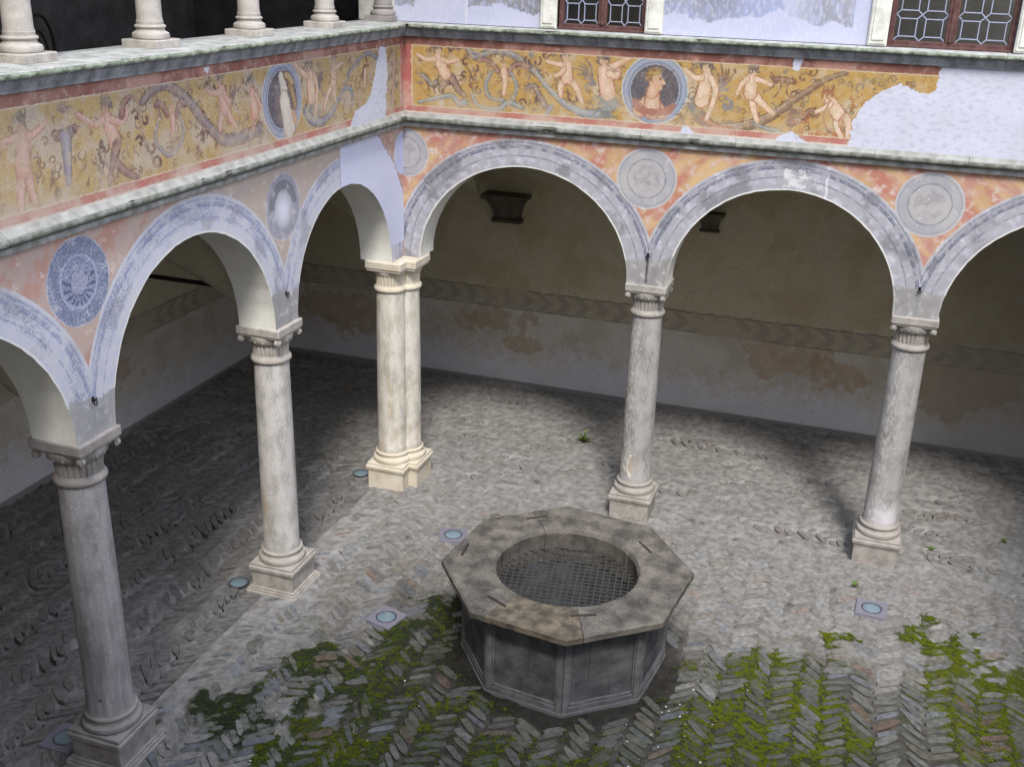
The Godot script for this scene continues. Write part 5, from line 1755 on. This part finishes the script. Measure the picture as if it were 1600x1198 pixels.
func make_well():
	var o := thing("well", "octagonal grey stone well with an iron grate in its mouth", "well", WELL)
	var at := func(deg: float, r: float, y: float) -> Vector3: return Vector3(cos(deg_to_rad(deg)) * r, y, sin(deg_to_rad(deg)) * r)
	# rim slabs between the cramped joints
	var joints := [-45.0, 67.0, 113.0, 175.0, 235.0, 315.0]
	for k in 5:
		var a0: float = joints[k] + 0.16
		var a1: float = joints[k + 1] - 0.16
		var degs := []
		var d := a0
		while d < a1 - 0.01:
			degs.append(d)
			var nxt := d + 2.0
			for j in 16:
				var cv := -240.5 + 45.0 * j
				if cv > d + 0.05 and cv < nxt - 0.05: nxt = cv
			d = minf(nxt, a1)
		degs.append(a1)
		var lift := rng.randf_range(-0.004, 0.004)
		var rows := []
		for e in degs:
			var R := well_radius(e, 1.262)
			var n1 := fx.get_noise_2d(e * 22.0, k * 60.0)
			var n2 := fy.get_noise_2d(e * 60.0, k * 90.0)
			var chip := 0.012 * n1 + 0.02 * maxf(0.0, n2 - 0.15)
			var ri := 0.705 + 0.012 * fx.get_noise_2d(e * 9.0, 400.0)
			var row := [at.call(e, ri + 0.004, 0.62), at.call(e, ri, 0.955 + lift), at.call(e, ri + 0.022 + 0.012 * absf(n2), 0.992 + lift)]
			for q in 5:
				var t := (q + 1) / 6.0
				var rr := lerpf(ri + 0.03, R - 0.03, t)
				row.append(at.call(e, rr, 1.0 + lift + 0.006 * fz.get_noise_2d(cos(deg_to_rad(e)) * rr * 5.0, sin(deg_to_rad(e)) * rr * 5.0)))
			row.append(at.call(e, R - 0.022 - chip, 0.998 + lift))
			row.append(at.call(e, R - chip * 0.6, 0.982 + lift))
			row.append(at.call(e, R - chip * 0.4, 0.925 + lift))
			row.append(at.call(e, R - 0.02, 0.905 + lift))
			row.append(at.call(e, R - 0.045, 0.90 + lift))
			row.append(at.call(e, R - 0.085, 0.872))
			row.append(at.call(e, R - 0.16, 0.850))
			row.append(at.call(e, R - 0.25, 0.845))
			rows.append(row)
		var mb := MB.new()
		for i in range(rows.size() - 1):
			for j in range(rows[i].size() - 1):
				var m: Vector3 = (rows[i][j] + rows[i + 1][j + 1]) * 0.5
				var t: Vector3 = rows[i][j + 1] - rows[i][j]
				var radial := Vector3(m.x, 0, m.z).normalized()
				var tr := t.dot(radial)
				var hint := Vector3.UP * tr - radial * t.y      # going over the rim from the mouth outwards
				mb.quad(rows[i][j], rows[i + 1][j], rows[i + 1][j + 1], rows[i][j + 1], hint, 1 if j > 2 and j < 7 else 20 + j)
		for e in [0, rows.size() - 1]:
			var c := Vector3.ZERO
			for v in rows[e]: c += v
			c /= rows[e].size()
			var hint: Vector3 = at.call(degs[e] + (-90.0 if e == 0 else 90.0), 1.0, 0.0)
			for j in rows[e].size(): mb.tri(c, rows[e][j], rows[e][(j + 1) % rows[e].size()], hint)
		part("rim_slab", mb.done(), [M.well, M.well_pale, M.well, M.well, M.well][k], o)
	# iron cramps across the joints
	for q in [[64.0, 0.885, 0.0], [117.0, 0.97, 0.0], [175.0, 1.06, 0.0], [235.0, 1.0, 0.0], [-44.0, 0.91, 0.0]]:
		var p: Vector3 = at.call(q[0], q[1], 1.004)
		var t: Vector3 = at.call(q[0] + 90.0, 1.0, 0.0)
		var mb := MB.new()
		mb.box(Vector3(-0.12, -0.012, -0.013), Vector3(0.12, 0.006, 0.013), 0.003, Transform3D(Basis(t, Vector3.UP, t.cross(Vector3.UP)), p))
		part("iron_cramp", mb.done(), M.rust, o)
	# eight panelled sides
	for k in 8:
		var a := 29.5 + 45.0 * k
		var mid := a + 22.5
		var x: Vector3 = at.call(mid + 90.0, 1.0, 0.0)
		var n: Vector3 = at.call(mid, 1.0, 0.0)
		var ap := 1.05 * cos(deg_to_rad(22.5))
		var hw := 1.05 * sin(deg_to_rad(22.5)) - 0.006
		var fr := Transform3D(Basis(x, Vector3.UP, x.cross(Vector3.UP)), n * ap)
		if fr.basis.z.dot(n) < 0: fr = Transform3D(Basis(-x, Vector3.UP, (-x).cross(Vector3.UP)), n * ap)
		var mb := MB.new()
		mb.box(Vector3(-hw, -0.1, -0.1), Vector3(hw, 0.872, -0.018), 0.002, fr)
		var side := part("side", mb.done(), M.well_side, o)
		# slabs of the sunk panel: a tall upper one (cracked in two) and a lower course
		var pb := MB.new()
		var cut := hw * (0.1 if k == 1 else -0.35)
		for b in [[-hw + 0.085, cut - 0.002, 0.318, 0.80], [cut + 0.002, hw - 0.085, 0.318, 0.80], [-hw + 0.085, -cut * 0.6 - 0.002, 0.118, 0.312], [-cut * 0.6 + 0.002, hw - 0.085, 0.118, 0.312]]:
			var sb := MB.new()
			sb.box(Vector3(b[0], b[2], -0.02), Vector3(b[1], b[3], -0.010 + rng.randf_range(-0.002, 0.002)), 0.003, fr)
			part("panel_slab", sb.done(), M.well_side, side)
		# frame round the panel: pilaster strips with two fillets, base moulding
		var fb := MB.new()
		for s: float in [-1.0, 1.0]:
			var e := [minf(s * hw, s * (hw - 0.06)), maxf(s * hw, s * (hw - 0.06))]
			fb.box(Vector3(e[0], -0.08, -0.03), Vector3(e[1], 0.868, 0.004), 0.005, fr)
			var i0 := s * (hw - 0.062)
			var i1 := s * (hw - 0.080)
			fb.box(Vector3(minf(i0, i1), 0.095, -0.03), Vector3(maxf(i0, i1), 0.82, -0.002), 0.005, fr)
		fb.box(Vector3(-hw + 0.081, 0.075, -0.03), Vector3(hw - 0.081, 0.116, -0.001), 0.006, fr)
		fb.box(Vector3(-hw + 0.061, 0.0, -0.03), Vector3(hw - 0.061, 0.074, 0.003), 0.006, fr)
		fb.box(Vector3(-hw + 0.081, 0.801, -0.03), Vector3(hw - 0.081, 0.85, -0.001), 0.006, fr)
		fb.box(Vector3(-hw - 0.005, -0.1, -0.04), Vector3(hw + 0.005, 0.016, 0.012), 0.006, fr)
		part("panel_frame", fb.done(), M.well_frame, side)
	# the shaft and the grate
	var sb := MB.new()
	for k in 48:
		var a := 7.5 * k
		for j in 6:
			var y0 := 0.7 - j * 0.7
			sb.quad(at.call(a, 0.72, y0), at.call(a + 7.5, 0.72, y0), at.call(a + 7.5, 0.72, y0 - 0.7), at.call(a, 0.72, y0 - 0.7), -at.call(a + 3.75, 1.0, 0.0), 1)
	sb.lathe([Vector2(0.72, -3.4), Vector2(0.001, -3.4)], Vector3.ZERO, 24, false)
	part("shaft_lining", sb.done(), M.well_side, o)
	var gb := MB.new()
	var R := 0.712
	var n := 22
	var turn := Basis(Vector3.UP, deg_to_rad(9.0))
	for i in n:
		var t := -R + 2.0 * R * (i + 0.5) / n
		var l := sqrt(maxf(0.0, R * R - t * t))
		var sag := 0.012 * fx.get_noise_2d(i * 50.0, 0.0)
		gb.box(Vector3(-l, 0.788 + sag, t - 0.0052), Vector3(l, 0.794 + sag, t + 0.0052), 0.002, Transform3D(turn, Vector3.ZERO))
		gb.box(Vector3(t - 0.0062, 0.781 + sag, -l), Vector3(t + 0.0062, 0.787 + sag, l), 0.002, Transform3D(turn, Vector3.ZERO))
	var gr := part("iron_grate", gb.done(), M.grate, o)
	gr.set_meta("kind", "stuff")


# ------------------------------------------------------------------ small things
func floor_lamp(at: Vector3, turn: float, plated: bool, label: String):
	var o := thing("floor_lamp", label, "lamp", at, "lamps sunk into the paving")
	o.rotation.y = turn
	var mb := MB.new()
	if plated:
		# a square plate with a round hole
		var h := 0.165
		for k in 32:
			var a := TAU * k / 32.0
			var b := TAU * (k + 1) / 32.0
			var sq := func(t: float) -> Vector3:
				var c := Vector2(cos(t), sin(t))
				var m := maxf(absf(c.x), absf(c.y))
				return Vector3(c.x / m * h, 0.012, c.y / m * h)
			var ia := Vector3(cos(a) * 0.108, 0.012, sin(a) * 0.108)
			var ib := Vector3(cos(b) * 0.108, 0.012, sin(b) * 0.108)
			mb.quad(ia, ib, sq.call(b), sq.call(a), Vector3.UP)
			mb.quad(sq.call(a), sq.call(b), sq.call(b) - Vector3.UP * 0.05, sq.call(a) - Vector3.UP * 0.05, sq.call(a))
		part("plate", mb.done(), M.plate, o)
		for k in 6:
			var a := TAU * (k + 0.3) / 6.0
			var bb := MB.new()
			bb.lathe([Vector2(0.008, 0.010), Vector2(0.008, 0.016), Vector2(0.004, 0.018)], Vector3(cos(a) * 0.128, 0, sin(a) * 0.128), 10, true)
			part("bolt", bb.done(), M.bolt, o)
	mb = MB.new()
	mb.lathe([Vector2(0.096, 0.0), Vector2(0.112, 0.006), Vector2(0.112, 0.018), Vector2(0.104, 0.021), Vector2(0.095, 0.016)], Vector3.ZERO, 36, false)
	part("ring", mb.done(), M.rim_dark, o)
	mb = MB.new()
	mb.lathe([Vector2(0.096, 0.012), Vector2(0.07, 0.020), Vector2(0.035, 0.0245), Vector2(0.0, 0.0255)], Vector3.ZERO, 36, false)
	part("lens", mb.done(), M.lens, o)

func weed(at: Vector3, h: float, n: int, flowers: int, label: String):
	var o := thing("weed", label, "weed", at, "weeds growing between the paving stones")
	var mb := MB.new()
	var fb := MB.new()
	for k in n:
		var a := TAU * k / n + rng.randf_range(-0.4, 0.4)
		var up := rng.randf_range(0.35, 1.0)
		var out := Vector3(cos(a), 0, sin(a))
		var side := Vector3(-sin(a), 0, cos(a))
		var prev := Vector3(0, 0.002, 0)
		var l := h * rng.randf_range(0.7, 1.2)
		var pw := 0.004
		for j in 5:
			var t := (j + 1) / 5.0
			var p := out * l * (1.1 - up * 0.7) * t + Vector3.UP * l * (up * t - 0.25 * t * t)
			var w := h * 0.10 * sin(PI * clampf(t * 0.9 + 0.1, 0, 1)) + 0.001
			mb.quad(prev - side * pw, prev + side * pw, p + side * w, p - side * w, Vector3.UP)
			prev = p
			pw = w
	part("leaves", mb.done(), M.leaf, o)
	for k in flowers:
		var fo := MB.new()
		var p := Vector3(rng.randf_range(-0.5, 0.5) * h, h * rng.randf_range(0.9, 1.3), rng.randf_range(-0.5, 0.5) * h)
		fo.tube([Vector3.ZERO, p * Vector3(0.5, 0.6, 0.5), p], 0.003, 0.002, 5)
		var st := part("flower_stem", fo.done(), M.leaf, o)
		var hb := MB.new()
		hb.ball(p, Vector3(0.012, 0.008, 0.012), 6)
		part("flower_head", hb.done(), M.flower, st)

func wall_hook(wing: int, s: float, y: float, label: String):
	var o := thing("iron_hook", label, "hook", W(wing, s, y, FACE), "iron hooks above the capitals")
	if wing == 1: o.rotation.y = PI * 0.5
	var mb := MB.new()
	mb.box(Vector3(-0.014, -0.02, -0.01), Vector3(0.014, 0.02, 0.006), 0.003)
	part("wall_plate", mb.done(), M.iron, o)
	mb = MB.new()
	mb.tube([Vector3(0, 0, 0), Vector3(0, 0.0, 0.03), Vector3(0, 0.008, 0.036), Vector3(0, 0.02, 0.036)], 0.006, 0.005, 8)
	part("pin", mb.done(), M.iron, o)
	mb = MB.new()
	var ring := []
	for i in 15: ring.append(Vector3(0.018 * sin(TAU * i / 14.0), -0.024 + 0.018 * cos(TAU * i / 14.0), 0.025))
	mb.tube(ring, 0.005, 0.005, 6)
	part("ring", mb.done(), M.iron, o)

func make_small():
	floor_lamp(Vector3(1.365, 0.014, 3.33), -0.25, true, "square-plated floor lamp with bluish glass in the moss, on the shaded side of the well")
	floor_lamp(Vector3(6.29, 0.016, 1.24), -0.05, true, "square-plated floor lamp with bluish glass in front of the grey pitted column")
	floor_lamp(Vector3(1.385, 0.018, 1.44), 0.3, true, "square-plated floor lamp tucked behind the well rim, towards the corner column")
	floor_lamp(Vector3(-0.40, 0.01, 0.34), 0.0, false, "round floor lamp set in cement at the foot of the corner column")
	floor_lamp(Vector3(-0.46, 0.006, 3.30), 0.0, false, "round floor lamp beside the flared plinth of the pale smooth column")
	floor_lamp(Vector3(-0.50, 0.014, 6.08), 0.0, true, "dim square-plated floor lamp beside the plinth of the nearest dull grey column")
	weed(Vector3(2.15, 0.004, -1.85), 0.17, 13, 3, "tuft of weed with yellow flowers on the walk between corner column and flaking column")
	weed(Vector3(6.95, 0.004, -0.42), 0.10, 8, 0, "small green weed at the paving edge just past the grey pitted column")
	weed(Vector3(7.82, 0.004, -0.95), 0.10, 8, 0, "small green weed on the walk farthest from the corner")
	weed(Vector3(6.09, 0.006, 0.80), 0.10, 7, 0, "small weed between the floor lamp and the grey pitted column")
	wall_hook(0, 3.285, 3.46, "iron hook between the arches above the flaking column")
	wall_hook(0, 6.265, 3.42, "iron hook between the arches above the grey pitted column")
	wall_hook(1, 3.10, 3.42, "iron hook between the arches above the pale smooth column")
	wall_hook(1, 6.03, 3.40, "iron hook on the bare stone above the nearest dull grey column")
	var o := thing("tie_rod", "dark iron tie rod spanning the shaded cloister behind the pale smooth column", "tie rod")
	var mb := MB.new()
	mb.box(Vector3(-4.15, 3.385, 3.075), Vector3(-0.2, 3.425, 3.115), 0.004)
	part("rod", mb.done(), M.iron, o)


func _ready():
	# camera
	cam = Camera3D.new()
	cam.name = "camera"
	cam.fov = 38.88
	cam.near = 0.05
	cam.far = 300.0
	var fw := Vector3(-0.2886, -0.3709, -0.8826)
	var up := Vector3(-0.1446, 0.9282, -0.3428)
	var rt := fw.cross(up).normalized()
	up = rt.cross(fw).normalized()
	add_child(cam)
	cam.transform = Transform3D(Basis(rt, up, -fw.normalized()), Vector3(5.629, 6.685, 12.29))
	cam.current = true
	# sky: bright, thinly overcast
	var env := Environment.new()
	var sky := Sky.new()
	var ps := ProceduralSkyMaterial.new()
	ps.sky_top_color = Color(0.79, 0.825, 0.895)
	ps.sky_horizon_color = Color(0.86, 0.88, 0.92)
	ps.sky_curve = 0.2
	ps.ground_bottom_color = Color(0.3, 0.29, 0.28)
	ps.ground_horizon_color = Color(0.5, 0.5, 0.5)
	ps.sun_angle_max = 20.0
	sky.sky_material = ps
	env.background_mode = Environment.BG_SKY
	env.sky = sky
	env.background_energy_multiplier = 2.05
	env.tonemap_mode = Environment.TONE_MAPPER_LINEAR
	env.tonemap_exposure = 1.92
	env.sdfgi_enabled = true
	env.ssao_enabled = true
	env.ssil_enabled = true
	var we := WorldEnvironment.new()
	we.name = "world_environment"
	we.environment = env
	add_child(we)
	# a veiled sun, high behind the viewer
	var sun := DirectionalLight3D.new()
	sun.name = "sun"
	sun.light_color = Color(1.0, 0.985, 0.965)
	sun.light_energy = 0.62
	sun.light_angular_distance = 12.0
	sun.shadow_enabled = true
	add_child(sun)
	var to_sun := Vector3(0.37 * 0.616, 0.788, 0.93 * 0.616)
	sun.look_at_from_position(Vector3(0, 20, 0), Vector3(0, 20, 0) - to_sun, Vector3.UP)

	rng.seed = 7
	make_noise()
	make_materials()
	make_ground()
	back_wall(0)
	back_wall(1)
	corbel(Vector3(0.30, 2.73, -3.6), 0.72, 0.46, "large dark corbel on the cloister wall seen under the first wide arch from the corner")
	corbel(Vector3(3.44, 2.90, -3.6), 0.42, 0.30, "small reddish corbel on the cloister wall seen under the second wide arch from the corner")
	arcade(0)
	arcade(1)
	make_columns()
	make_upper()
	make_well()
	make_small()
	make_moss()
